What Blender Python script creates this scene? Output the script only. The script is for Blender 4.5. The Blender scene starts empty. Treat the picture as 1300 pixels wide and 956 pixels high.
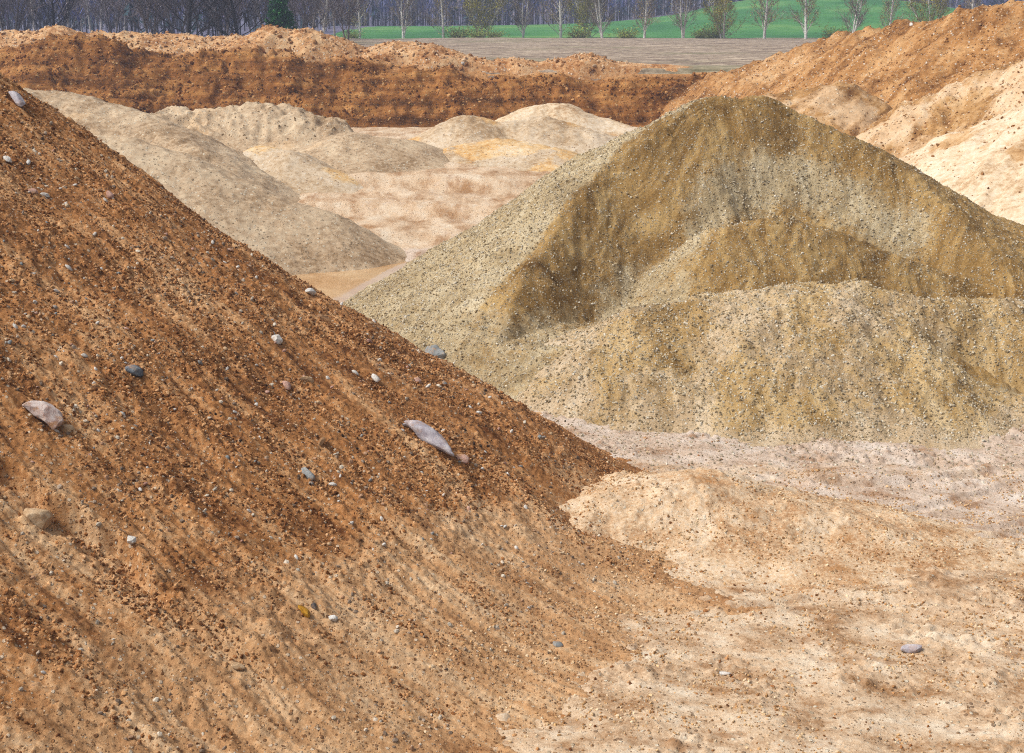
import bpy, math, sys
import numpy as np
from mathutils import Vector

# ------------------------------------------------------------------ scene
sc = bpy.context.scene
COL = sc.collection
rng = np.random.default_rng(7)
CAMH = 9.8
TH = math.atan(458 / 1800)
CT, ST = math.cos(TH), math.sin(TH)


def ray(px, py):
    a = (px - 650) / 1800; b = (478 - py) / 1800
    return np.array([a, CT + b * ST, -ST + b * CT])


def P(px, py, D):
    d = ray(px, py); t = D / d[1]
    return (d[0] * t, D, CAMH + d[2] * t)


def s2l(c):
    return tuple(((v / 255) / 12.92 if v / 255 <= .04045 else ((v / 255 + .055) / 1.055) ** 2.4) for v in c)


# ------------------------------------------------------------------ noise
def _h(ix, iy, seed):
    h = (ix.astype(np.int64) * 374761393 + iy.astype(np.int64) * 668265263 + seed * 1442695041) & 0xffffffff
    h = ((h ^ (h >> 13)) * 1274126177) & 0xffffffff
    h = ((h ^ (h >> 15)) * 2246822519) & 0xffffffff
    return ((h ^ (h >> 16)) & 0xffffffff) / 4294967296.0


def pn(x, y, seed=0):
    x = np.asarray(x, float); y = np.asarray(y, float)
    ix = np.floor(x); iy = np.floor(y); fx = x - ix; fy = y - iy
    u = fx * fx * fx * (fx * (fx * 6 - 15) + 10); v = fy * fy * fy * (fy * (fy * 6 - 15) + 10)

    def g(dx, dy):
        a = _h(ix + dx, iy + dy, seed) * (2 * math.pi)
        return np.cos(a) * (fx - dx) + np.sin(a) * (fy - dy)
    a = g(0, 0); b = g(1, 0); c = g(0, 1); d = g(1, 1)
    return 1.41 * ((a + (b - a) * u) * (1 - v) + (c + (d - c) * u) * v)


def fbm(x, y, s, octv=4, seed=0, gain=.5, ridged=False):
    r = 0; a = 1; f = 1 / s
    ang = .6
    for k in range(octv):
        ca, sa = math.cos(ang * k), math.sin(ang * k)
        n = pn((x * ca + y * sa) * f + k * 7.3, (-x * sa + y * ca) * f - k * 3.1, seed + k)
        if ridged: n = 1 - 2 * np.abs(n)
        r = r + a * n; a *= gain; f *= 2.03
    return r


def clod(x, y, s, seed=0, r=.62):
    """rounded lumps of random height, 0..1"""
    x = np.asarray(x, float) / s; y = np.asarray(y, float) / s
    ix = np.floor(x); iy = np.floor(y); out = np.zeros_like(x)
    for dx in (-1, 0, 1):
        for dy in (-1, 0, 1):
            cx = ix + dx; cy = iy + dy
            px = cx + _h(cx, cy, seed); py = cy + _h(cx, cy, seed + 1)
            a = _h(cx, cy, seed + 2); rr = r * (.45 + .55 * a)
            el = .6 + .8 * _h(cx, cy, seed + 3)
            d2 = ((x - px) ** 2 * el + (y - py) ** 2 / el) / rr ** 2
            out = np.maximum(out, (.4 + .6 * a) * rr / r * np.sqrt(np.clip(1 - d2, 0, 1)))
    return out


def sst(x, a, b):
    t = np.clip((x - a) / (b - a), 0, 1); return t * t * (3 - 2 * t)


def spl(v, k):
    v = v / k
    return k * np.where(v > 30, v, np.log1p(np.exp(np.minimum(v, 30))))


def smax(a, b, k):
    return b + spl(a - b, k)


def smin(a, b, k):
    return -smax(-a, -b, k)


def near(x, y, pts):
    """distance, arclength param, signed angle and z to a polyline"""
    best = np.full(np.shape(x), 1e9); bt = np.zeros(np.shape(x)); bz = np.zeros(np.shape(x)); ba = np.zeros(np.shape(x))
    L = 0
    for (p, q) in zip(pts[:-1], pts[1:]):
        dx, dy = q[0] - p[0], q[1] - p[1]; l = math.hypot(dx, dy) + 1e-9
        t = np.clip(((x - p[0]) * dx + (y - p[1]) * dy) / l / l, 0, 1)
        ex = x - p[0] - t * dx; ey = y - p[1] - t * dy
        d = np.hypot(ex, ey)
        m = d < best
        zz = (p[2] + t * (q[2] - p[2])) if len(p) > 2 else 0 * t
        best = np.where(m, d, best); bt = np.where(m, L + t * l, bt); bz = np.where(m, zz, bz)
        ba = np.where(m, np.arctan2(ey, ex), ba)
        L += l
    return best, bt, ba, bz


def side(x, y, pts):
    best = np.full(np.shape(x), 1e9); sd_ = np.zeros(np.shape(x))
    for (p, q) in zip(pts[:-1], pts[1:]):
        dx, dy = q[0] - p[0], q[1] - p[1]
        t = np.clip(((x - p[0]) * dx + (y - p[1]) * dy) / (dx * dx + dy * dy), 0, 1)
        d = np.hypot(x - p[0] - t * dx, y - p[1] - t * dy); m = d < best
        best = np.where(m, d, best); sd_ = np.where(m, dx * (y - p[1]) - dy * (x - p[0]), sd_)
    return best * np.sign(sd_)


def cone(x, y, pts, s, r=.5, seglen=1.2):
    """envelope of repose cones standing on a crest line"""
    out = np.full(np.shape(x), -1e9)
    for (p, q) in zip(pts[:-1], pts[1:]):
        dx, dy = q[0] - p[0], q[1] - p[1]; l = math.hypot(dx, dy) + 1e-9
        g = (q[2] - p[2]) / l
        ux, uy = dx / l, dy / l
        a = (x - p[0]) * ux + (y - p[1]) * uy; b = np.abs(-(x - p[0]) * uy + (y - p[1]) * ux)
        gg = max(-.9 * s, min(.9 * s, g))
        off = gg * b / math.sqrt(s * s - gg * gg)      # best foot of the cone envelope
        t = np.clip(a + off, 0, l)
        d = np.sqrt((a - t) ** 2 + b * b + r * r) - r
        out = np.maximum(out, p[2] + g * t - s * d)
    return out


def rillflow(pts, k=.9):
    def f(x, y, z):
        d, t, a, zz = near(x, y, pts); return np.stack([(t + a * 4 + k * fbm(x, y, 2.5, 2, 41)) * 2.2, d * .35, 0 * x], 1)
    return f


def gauss(x, y, cx, cy, sx, sy, ang=0):
    c, s = math.cos(ang), math.sin(ang)
    u = (x - cx) * c + (y - cy) * s; v = -(x - cx) * s + (y - cy) * c
    return np.exp(-(u / sx) ** 2 - (v / sy) ** 2)


# ------------------------------------------------------------------ landform functions
FIELD = 5.9


def T0(x, y):
    z = 2.0 * sst(y, 64, 100) + (FIELD - 2.0) * sst(y, 104.5, 109)
    z = z + .5 * gauss(x, y, 10, 190, 90, 70) - .5 * sst(y, 108, 112) * 0
    hill = 9.5 * gauss(x, y, 86, 420, 46, 95) + 1.6 * gauss(x, y, -10, 345, 120, 60)
    z = z + hill * sst(y, 255, 300)
    z = z + 46 * sst(y, 520, 1300) + 6 * sst(y, 430, 560)
    # pond basin
    e = ((x + 6.3) / 4.0) ** 2 + ((y - 54.5) / 4.6) ** 2
    z = z - .55 * np.exp(-e ** 2 * .75)
    # low benches of washed sand beyond the pond
    bm = sst(y, 59, 62) * (1 - sst(y, 92, 98)) * gauss(x, y, -6, 74, 22, 30)
    z = z + bm * (.45 * sst(y + .5 * np.sin(x * .5), 62, 63.2) + .5 * sst(y + .7 * np.sin(x * .37 + 1), 67, 68.4) + .5 * sst(y + .6 * np.sin(x * .6 + 2), 72, 73.2))
    # wheel-worn hollow to the right of the foreground
    z = z - .14 * gauss(x, y, 9.5, 27.6, 5, 1.7, .05)
    return z


def _flat(px, py):
    d = ray(px, py); t = CAMH / -d[2]
    return (d[0] * t, d[1] * t)


TRACKS = []
for _l in ([(955, 640), (1040, 652), (1120, 650), (1210, 632), (1340, 600)], [(1000, 604), (1080, 616), (1180, 612), (1340, 588)], [(1010, 690), (1130, 700), (1240, 690), (1340, 668)],
           [(1060, 672), (1150, 684), (1250, 672), (1340, 652)], [(900, 780), (1050, 760), (1200, 770), (1340, 800)]):
    TRACKS.append([_flat(*p) for p in _l])


def T1(x, y):
    """ground with its relief"""
    z = T0(x, y)
    nearm = 1 - sst(y, 34, 46)
    q = 1 - sst(y, 95, 104)
    # streaks: run-out of the red heap, bending toward the right of the view
    w = y + .22 * x + .4 * fbm(x, y, 6, 2, 5)
    w = w + .5 * fbm(x, y, 1.6, 2, 13); streak = (pn(w / .5, x / 2.2, 11) + .7 * pn(w / .2, x / .9, 12)) * sst(fbm(x, y, 2.4, 2, 14), -.4, .5)
    worn = gauss(x, y, 9.5, 27.4, 5.5, 1.9, .05)
    amp = .03 * (1 - .8 * worn)
    z = z + nearm * (amp * streak + (.10 * fbm(x, y, 2.2, 3, 21)) * (1 - .85 * worn))
    rough = sst(fbm(x, y, 1.6, 3, 31), -.1, .6) * (1 - .85 * worn)
    z = z + nearm * (.11 * rough * clod(x, y * 1.4, .21, 41) + .035 * rough * clod(x, y, .1, 45) + .018 * (1 - .5 * worn) * fbm(x, y, .12, 2, 43))
    # tyre tracks
    for tr in TRACKS:
        dd, tt, aa, zz = near(x, y, tr)
        g = np.exp(-(dd / .17) ** 4) * sst(tt, 0, 1)
        z = z - .055 * g + .012 * g * np.sin(tt * 26 + 6 * dd) + .04 * np.exp(-((dd - .27) / .09) ** 2)
    # wheel ruts
    for (c0, k) in ((29.3, .02), (30.9, .02)):
        d = y - (c0 - .10 * (x - 6) + k * (x - 8) ** 2 * .6)
        z = z - .07 * np.exp(-(d / .22) ** 2) * sst(x, 6, 8) * sst(-y, -33, -31) * sst(y, 26, 28) + .04 * np.exp(-((np.abs(d) - .4) / .15) ** 2) * sst(x, 6, 8) * sst(-y, -33, -31) * sst(y, 26, 28)
    z = z + q * (1 - nearm) * (.10 * fbm(x, y, 2.5, 3, 51) + .05 * pn(x / 3, (y + .1 * x) / .5, 52))
    f = sst(y, 112, 118) * (1 - sst(y, 240, 256))
    z = z + f * (.07 * pn(x / 60, (y + .03 * x) / 1.3, 61) + .10 * pn(x / 3, y / 1.0, 62) + .25 * fbm(x, y, 30, 2, 63))
    return z


# --- red-brown soil heap on the left
SOILR = [(-22, 40, 9.2), (-12.9, 31.2, 9.5), (-17.7, 22.6, 9.3), (-22.3, 14, 9.0), (-27, 5, 8)]


def soil0(x, y):
    xx = x + .35 * fbm(x, y, 5, 2, 3); yy = y + .35 * fbm(x, y, 5, 2, 4)
    h = cone(xx, yy, SOILR, .625, .8)
    h = h - .40 * gauss(x, y, -7.0, 31.0, 5.0, 6.5) - .36 * spl(y - 30.0, .6) * sst(x, -12, -5) + .0 * gauss(x, y, 3.0, 30.7, 3.2, 1.5, .1) - .25 * gauss(x, y, .8, 24.6, 2.2, 1.8)  - .2 * gauss(x, y, -7, 20, 3, 2)
    # broad lower apron toward the viewer
    d, t, a, z = near(xx, yy, SOILR)
    h2 = 1.5 - .30 * (d - 12.3)
    h = smax(h, np.minimum(h2, 9) - 1.4 * sst(y, 24, 29), .5)
    return T0(x, y) + spl(h - T0(x, y), .16 + .06 * (1 - sst(y, 23, 29))) - .13


def soil1(x, y):
    z = soil0(x, y)
    d, t, a, zr = near(x, y, SOILR)
    ua = np.where(a < -2.2, a + 2 * math.pi, a)
    u = t - ua * 7.0 + .5 * pn(x / 2, y / 2, 71); v = d
    up = sst(z, .15, 1.2)
    st = pn(u / .55, v / 4, 72) + .7 * pn(u / .24, v / 2.2, 73) + .45 * pn(u / .11, v / 1.1, 77)
    z = z + st * .075 * (.4 + .6 * up)
    z = z + .07 * fbm(x, y, 1.8, 3, 74)
    # mud crust edge low on the slope
    pat = sst(fbm(u * .6, v * .35, .8, 3, 75), -.35, .45)
    cr = clod(u, v * .5, .26, 81)
    z = z + up * (.055 * pat * cr + .07 * (.35 + .65 * pat) * clod(u + 3, v * .6, .13, 84))
    lowm = 1 - up
    z = z + lowm * .06 * clod(u, v * .45, .2, 91) * sst(fbm(x, y, .9, 3, 92), -.3, .4)
    z = z + .036 * clod(x, y, .075, 87) * (.6 + .4 * up) + .012 * fbm(x, y, .09, 2, 90)
    dd, tt, aa, zz = near(x, y, CRUST); sgn = side(x, y, CRUST) + .10 * fbm(x, y, .6, 3, 79)
    fade = sst(CRLEN - tt, 0, 1.2)
    aa = sst(sgn, -.07, .05)
    z = z + fade * (.20 * np.exp(-dd / .9) * aa - .22 * np.exp(-dd / .5) * (1 - aa))
    return z


# --- big gravel heap
GR = [P(905, 118, 46), P(968, 120, 46), P(1100, 184, 45.2), P(1200, 252, 44.2), P(1300, 320, 43.4), P(1420, 372, 42.5), P(1600, 440, 42)]
GF = [P(800, 398, 37.6), P(900, 372, 37.6), P(1000, 358, 37.5), P(1090, 360, 37.5), P(1180, 374, 37.7), P(1300, 378, 37.9), P(1450, 372, 38.5), P(1700, 350, 39)]
GB = [(-2.2, 35.5), (.6, 38.4), (4, 40.6), (8, 41.0), (12, 40.4), (15.2, 38.2)]     # floor line of the bite
GL = [P(930, 280, 41.4), P(1000, 272, 41.6), P(1090, 300, 41.6), P(1190, 345, 41.0)]


def gravel0(x, y):
    xx = x + .3 * fbm(x, y, 4, 2, 103); yy = y + .3 * fbm(x, y, 4, 2, 104)
    h = cone(xx, yy, GR, .61, .6)
    h = smax(h, cone(xx, yy, [P(905, 123, 46), P(845, 148, 46.6), P(812, 162, 47)], .66, .4), .12)
    d, t, a, z = near(xx, yy, GB)
    d = np.where(side(xx, yy, GB) > 0, d, 0)
    zc = 1.30 + 1.2 * np.maximum(d - .3, 0) + .25 * fbm(x, y, 2.5, 3, 105)
    h = smin(h, zc, .12)
    h = smax(h, cone(xx, yy, GL, .9, .5), .15)
    h = h + .45 * gauss(x, y, 16.2, 42, .8, 3)
    return T0(x, y) + spl(h - T0(x, y), .10) - .13


def gfront0(x, y):
    xx = x + .25 * fbm(x, y, 3, 2, 113); yy = y + .25 * fbm(x, y, 3, 2, 114)
    h = cone(xx, yy, GF, .58, .6)
    h = smax(h, cone(xx, yy, [P(690, 440, 38.6), P(820, 398, 37.4)], .58, .6), .2)
    # hollows dug in the right end
    for (qx, qy, D, rx, ry, dp, an) in ((1235, 452, 35.6, 1.1, .5, .95, -.5), (1290, 474, 35.0, .9, .4, .75, -.45)):
        c = P(qx, qy, D); h = h - dp * gauss(xx, yy, c[0], c[1], rx, ry, an)
    h = h + .16 * fbm(x, y, 2.0, 3, 116)
    return T0(x, y) + spl(h - T0(x, y), .12) - .13


def gtex(x, y, z, sd):
    z00 = z; fade = .12 + .88 * sst(z - T0(x, y), -.1, .7)
    z = z + .10 * fbm(x, y, 1.3, 3, sd) + .05 * fbm(x, y, .45, 2, sd + 5, ridged=True)
    z = z + .07 * clod(x, y, .36, sd + 9) * sst(fbm(x, y, 1.5, 2, sd + 12), -.2, .5) + .045 * clod(x, y, .14, sd + 15)
    return z00 + (z - z00) * fade


def gravel1(x, y): return gtex(x, y, gravel0(x, y), 201)
def gfront1(x, y): return gtex(x, y, gfront0(x, y), 231)


# --- sand hump at the foot of the soil heap
def hump0(x, y):
    x = x + .35 * fbm(x, y, 1.8, 3, 321); y = y + .35 * fbm(x, y, 1.8, 3, 322)
    h = .58 * gauss(x, y, 3.8, 27.5, 2.2, 1.3, -.1) + .46 * gauss(x, y, 1.4, 26.2, 2.2, 1.5) \
        + .42 * gauss(x, y, 4.4, 25.8, 4.6, 2.0, -.25) + .28 * gauss(x, y, 6.3, 26.6, 2.6, 1.3, -.2)
    return T0(x, y) + h - .14


def hump1(x, y):
    z = hump0(x, y); h = sst(z - T0(x, y), .0, .4)
    z = z + h * (.085 * fbm(x, y, 1.5, 5, 301, .6) + .05 * clod(x, y, .22, 304) * sst(fbm(x, y, 1.1, 2, 306), -.1, .5)) + .018 * fbm(x, y, .12, 2, 307) + .028 * clod(x, y, .11, 309) * sst(fbm(x, y, .7, 3, 308), -.3, .4)
    w = y - .35 * x
    return z + .03 * pn(w / .3, x / 2, 311)


# --- heaps beyond the pond:  (key, crest, slope, round, detail, seed)
HPTS_LIST = []


def mk(pts, s, r=.8, rough=.12, seed=0, warp=.5, k=.15, extra=None, rim=False, strk=0):
    HPTS_LIST.append((seed, pts))

    def f0(x, y):
        xx = x + warp * fbm(x, y, 6, 2, seed + 1); yy = y + warp * fbm(x, y, 6, 2, seed + 2)
        h = cone(xx, yy, pts, s, r)
        if extra: h = h + extra(x, y)
        if rim: h = h - 1.3 * np.maximum(0, 108.6 + .8 * fbm(x, y, 4, 2, seed + 3) - y)
        return T0(x, y) + spl(h - T0(x, y), k) - .14

    def f1(x, y):
        z = f0(x, y); m = sst(z - T0(x, y), -.05, .8)
        if strk:
            d, t, a, zz = near(x, y, pts); t = t + .8 * fbm(x, y, 5, 2, seed + 21)
            z = z + m * strk * (pn(t / 1.6, d / 7, seed + 22) + .6 * pn(t / .7, d / 3.5, seed + 23) + .4 * pn(t / .3, d / 1.6, seed + 24))
        return z + m * (rough * fbm(x, y, 2.2, 4, seed + 5, .55) + rough * .7 * fbm(x, y, .9, 2, seed + 9, ridged=True)) + .25 * rough * clod(x, y, .5, seed + 11)
    return f0, f1


HEAPS = {
    'cone_grey': mk([P(120, 168, 62), P(168, 172, 62), P(235, 196, 61.5), P(330, 240, 60.6), P(400, 264, 60.3), P(450, 290, 60), P(485, 308, 59.8)], .56, .5, .07, 400, .4),
    'back_grey': mk([P(-60, 108, 78), P(20, 110, 78), P(90, 116, 78), P(150, 132, 77), P(215, 158, 75), P(262, 192, 71)], .52, .7, .12, 420),
    'lumpy_grey': mk([P(195, 148, 86), P(235, 136, 87), P(290, 140, 87), P(355, 133, 87), P(405, 146, 86), P(450, 170, 84)], .6, .4, .30, 440, .6),
    'lower_grey': mk([P(285, 196, 76), P(330, 184, 76), P(370, 190, 75), P(400, 206, 74)], .5, .8, .09, 460),
    'round_grey': mk([P(395, 184, 79), P(450, 166, 79), P(510, 176, 79), P(560, 200, 78)], .46, 1.6, .07, 480),
    'drab_sand': mk([P(555, 168, 86), P(598, 145, 86), P(640, 156, 86), P(690, 146, 86), P(745, 160, 85)], .46, .7, .13, 500),
    'low_sand': mk([P(560, 196, 80), P(600, 180, 80), P(640, 174, 80.5), P(700, 186, 79)], .38, 1.2, .09, 520),
    'pale_sand': mk([P(672, 134, 93), P(715, 128, 93), P(745, 142, 92.5), P(800, 158, 92)], .6, .8, .10, 540),
    'spoil_right': mk([P(905, 96, 106), P(975, 78, 101), P(1060, 46, 96), P(1130, 34, 91), P(1200, 22, 87), P(1262, 6, 84), P(1330, 2, 81), P(1500, -30, 76), P(1800, -60, 70)], .62, .6, .20, 560, .9, strk=.28),
    'tan_lump': mk([P(985, 120, 76), P(1040, 108, 76), P(1072, 106, 76), P(1110, 128, 75)], .62, .5, .16, 580),
    'tan_bank': mk([P(1110, 170, 72), P(1170, 130, 71), P(1240, 100, 70), P(1300, 74, 69), P(1400, 40, 67), P(1600, 0, 64)], .60, .6, .16, 600, .7, strk=.22),
    'white_bank': mk([P(1165, 196, 64.5), P(1215, 168, 64), P(1262, 150, 63), P(1310, 128, 62), P(1400, 100, 60), P(1600, 60, 57)], .66, .6, .10, 620, .5, strk=.12),
}
# earth bank and berms on its rim
BANK = [(-90, 108.5, 6.2), P(-150, 62, 108), P(40, 62, 107), P(85, 50, 105.5), P(120, 52, 105.5), P(155, 64, 106.5), P(230, 69, 108), P(330, 66, 108), P(400, 76, 108), P(520, 84, 108.5), P(620, 93, 108.5), P(760, 98, 108.5), P(880, 98, 107.5), P(950, 92, 107), P(1060, 88, 107), (45, 109, 5.5), (90, 111, 5.5)]


def bank0(x, y):
    xx = x + .8 * fbm(x, y, 7, 2, 701); yy = y + 1.2 * fbm(x, y, 6, 3, 702)
    h = cone(xx, yy, BANK, .62, .5)
    led = .6 * sst(-y, -100.5, -99) * 0
    return T0(x, y) + spl(h - T0(x, y), .15) - .06


def bank1(x, y):
    z = bank0(x, y); m = sst(z - T0(x, y), -.05, .6)
    w1 = 1.2 * fbm(x, y, 3, 3, 721); w2 = 1.2 * fbm(x, y, 3, 3, 722)
    z = z + m * (.45 * fbm(x + w1, y + w2, 4.1, 4, 705, .55) + .24 * fbm(x + w2, y, 1.1, 3, 711, ridged=True) + .22 * clod(x + w1, y + w2, .9, 717) * sst(w1 + w2, -.6, .6))
    # bucket teeth marks
    tm = gauss(x, y, -20, 106, 9, 2.5)
    z = z + m * .09 * np.sin(z * 5.2 + 3.5 * fbm(x, y, 7, 3, 741)) * sst(fbm(x, y, 8, 2, 745), -.4, .4)
    return z + m * .12 * clod(x, y, .8, 715) + .10 * tm * np.sin(x * 4.6 + .5 * np.sin(x))


BERMS = {
    'berm_long': mk([P(-120, 44, 112), P(-20, 40, 111), P(40, 40, 111), P(70, 34, 111), P(100, 42, 111), P(170, 42, 112), P(290, 46, 112), P(330, 50, 112)], .5, .5, .2, 730, .4, rim=True),
    'berm_twin': mk([P(318, 46, 111), P(345, 32, 111), P(372, 40, 111), P(392, 35, 111), P(415, 45, 111), P(450, 56, 112)], .5, .4, .18, 750, .3, rim=True),
    'berm_mid': mk([P(472, 60, 111), P(510, 51, 111), P(545, 53, 111), P(590, 68, 111), P(620, 76, 110)], .42, .5, .14, 770, .3, rim=True),
    'berm_low': mk([P(630, 76, 110), P(650, 72, 110), P(680, 77, 110), P(735, 68, 110), P(745, 67, 110), P(760, 76, 110), P(850, 80, 110), P(930, 90, 110)], .35, .5, .12, 790, .3, rim=True),
}

MACRO = [T0, soil0, gravel0, gfront0, hump0, bank0] + [h[0] for h in HEAPS.values()] + [h[0] for h in BERMS.values()]


def top(x, y, fs=None):
    z = None
    for f in (fs or MACRO):
        q = f(x, y); z = q if z is None else np.maximum(z, q)
    return z


def hit(px, py, fs=None, far=130):
    d = ray(px, py); ts = np.arange(10, far, .05) / d[1]
    xs, ys, zs = d[0] * ts, d[1] * ts, CAMH + d[2] * ts
    m = top(xs, ys, fs) >= zs
    i = int(np.argmax(m)) if m.any() else len(ts) - 1
    return np.array([xs[i], ys[i], zs[i]])


# mud crust edge (world line on the slope found once from the landform)
_c = [hit(px, py, [T0, soil0]) for (px, py) in ((-20, 592), (20, 606), (62, 642), (100, 668), (148, 694), (185, 735), (240, 775))]
CRUST = [tuple(c) for c in _c]
CRLEN = sum(math.hypot(a[0] - b[0], a[1] - b[1]) for a, b in zip(CRUST, CRUST[1:]))


# ------------------------------------------------------------------ helpers for objects
def tag(o, label=None, cat=None, group=None, kind=None):
    if label: o['label'] = label
    if cat: o['category'] = cat
    if group: o['group'] = group
    if kind: o['kind'] = kind
    return o


def mesh_np(name, V, F, mat, parent=None, loc=(0, 0, 0), smooth=True, attrs=None, mats=None, midx=None):
    """V (n,3); F (m,3|4) int array"""
    me = bpy.data.meshes.new(name)
    V = np.asarray(V, np.float32) - np.asarray(loc, np.float32)
    F = np.asarray(F, np.int32); n, k = F.shape
    me.vertices.add(len(V)); me.vertices.foreach_set('co', V.ravel())
    me.loops.add(n * k); me.loops.foreach_set('vertex_index', F.ravel())
    me.polygons.add(n)
    me.polygons.foreach_set('loop_start', np.arange(0, n * k, k, dtype=np.int32))
    me.polygons.foreach_set('loop_total', np.full(n, k, np.int32))
    me.polygons.foreach_set('use_smooth', np.full(n, smooth))
    for m in (mats or [mat]): me.materials.append(m)
    if midx is not None: me.polygons.foreach_set('material_index', midx.astype(np.int32))
    for an, (ty, dom, data) in (attrs or {}).items():
        a = me.attributes.new(an, ty, dom)
        a.data.foreach_set('value' if ty == 'FLOAT' else ('color' if 'COLOR' in ty else 'vector'), np.asarray(data, np.float32).ravel())
    me.update(calc_edges=True)
    o = bpy.data.objects.new(name, me); COL.objects.link(o); o.location = loc
    if parent: o.parent = parent; o.location = (0, 0, 0) if loc == (0, 0, 0) else loc
    return o


def grid(name, xs, ys, f1, mat, keep=None, pal=None, flow=None, base=None, mats=None, zone=None):
    X, Y = np.meshgrid(xs, ys); Z = f1(X.ravel(), Y.ravel()).reshape(X.shape)
    ny, nx = X.shape
    idx = np.arange(nx * ny).reshape(ny, nx)
    F = np.stack([idx[:-1, :-1], idx[:-1, 1:], idx[1:, 1:], idx[1:, :-1]], -1).reshape(-1, 4)
    V = np.stack([X.ravel(), Y.ravel(), Z.ravel()], 1)
    if keep is not None:
        k = keep(V[:, 0], V[:, 1], V[:, 2])
        F = F[k[F].any(1)]
    if zone is not None:
        F = F[zone(V[F].mean(1))]
    used = np.unique(F); remap = np.full(len(V), -1, np.int64); remap[used] = np.arange(len(used))
    V = V[used]; F = remap[F]
    at = {}
    if pal is not None: at['pal'] = ('FLOAT', 'POINT', pal(V[:, 0], V[:, 1], V[:, 2]))
    if flow is not None: at['flow'] = ('FLOAT_VECTOR', 'POINT', flow(V[:, 0], V[:, 1], V[:, 2]))
    if base is None: base = (float(V[:, 0].mean()), float(V[:, 1].mean()), float(T0(V[:, 0].mean(), V[:, 1].mean())))
    return mesh_np(name, V, F, mat, None, base, True, at)


# ------------------------------------------------------------------ materials
K = .66


class N:
    def __init__(s, name):
        s.m = bpy.data.materials.new(name); s.m.use_nodes = True; s.t = s.m.node_tree
        s.b = s.t.nodes['Principled BSDF']; s.b.inputs['Specular IOR Level'].default_value = .15

    def n(s, ty, ins=None, **kw):
        d = s.t.nodes.new(ty)
        for k, v in kw.items(): setattr(d, k, v)
        for k, v in (ins or {}).items():
            if hasattr(v, 'is_linked') or isinstance(v, bpy.types.NodeSocket): s.t.links.new(v, d.inputs[k])
            else: d.inputs[k].default_value = v
        return d

    def ramp(s, fac, stops):
        r = s.n('ShaderNodeValToRGB', {'Fac': fac}); e = r.color_ramp.elements
        while len(e) < len(stops): e.new(.5)
        for q, (p, c) in zip(e, stops): q.position = p; q.color = tuple(K * v for v in s2l(c)) + (1,)
        return r.outputs[0]

    def mix(s, f, a, b, mode='MIX'):
        m = s.n('ShaderNodeMix', data_type='RGBA', blend_type=mode)
        for k, v in ((0, f), (6, a), (7, b)):
            if isinstance(v, bpy.types.NodeSocket): s.t.links.new(v, m.inputs[k])
            else: m.inputs[k].default_value = v if k == 0 else tuple(v)[:3] + (1,)
        return m.outputs[2]

    def noise(s, vec, sc_, det=4, rough=.6, dist=0):
        return s.n('ShaderNodeTexNoise', {'Vector': vec, 'Scale': sc_, 'Detail': det, 'Roughness': rough, 'Distortion': dist}).outputs[0]

    def math(s, op, a, b=0.0, clamp=False):
        m = s.n('ShaderNodeMath', operation=op, use_clamp=clamp)
        for k, v in ((0, a), (1, b)):
            if isinstance(v, bpy.types.NodeSocket): s.t.links.new(v, m.inputs[k])
            else: m.inputs[k].default_value = v
        return m.outputs[0]

    def mrange(s, v, a, b, c=0., d=1.):
        return s.n('ShaderNodeMapRange', {'Value': v, 'From Min': a, 'From Max': b, 'To Min': c, 'To Max': d}).outputs[0]


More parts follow.
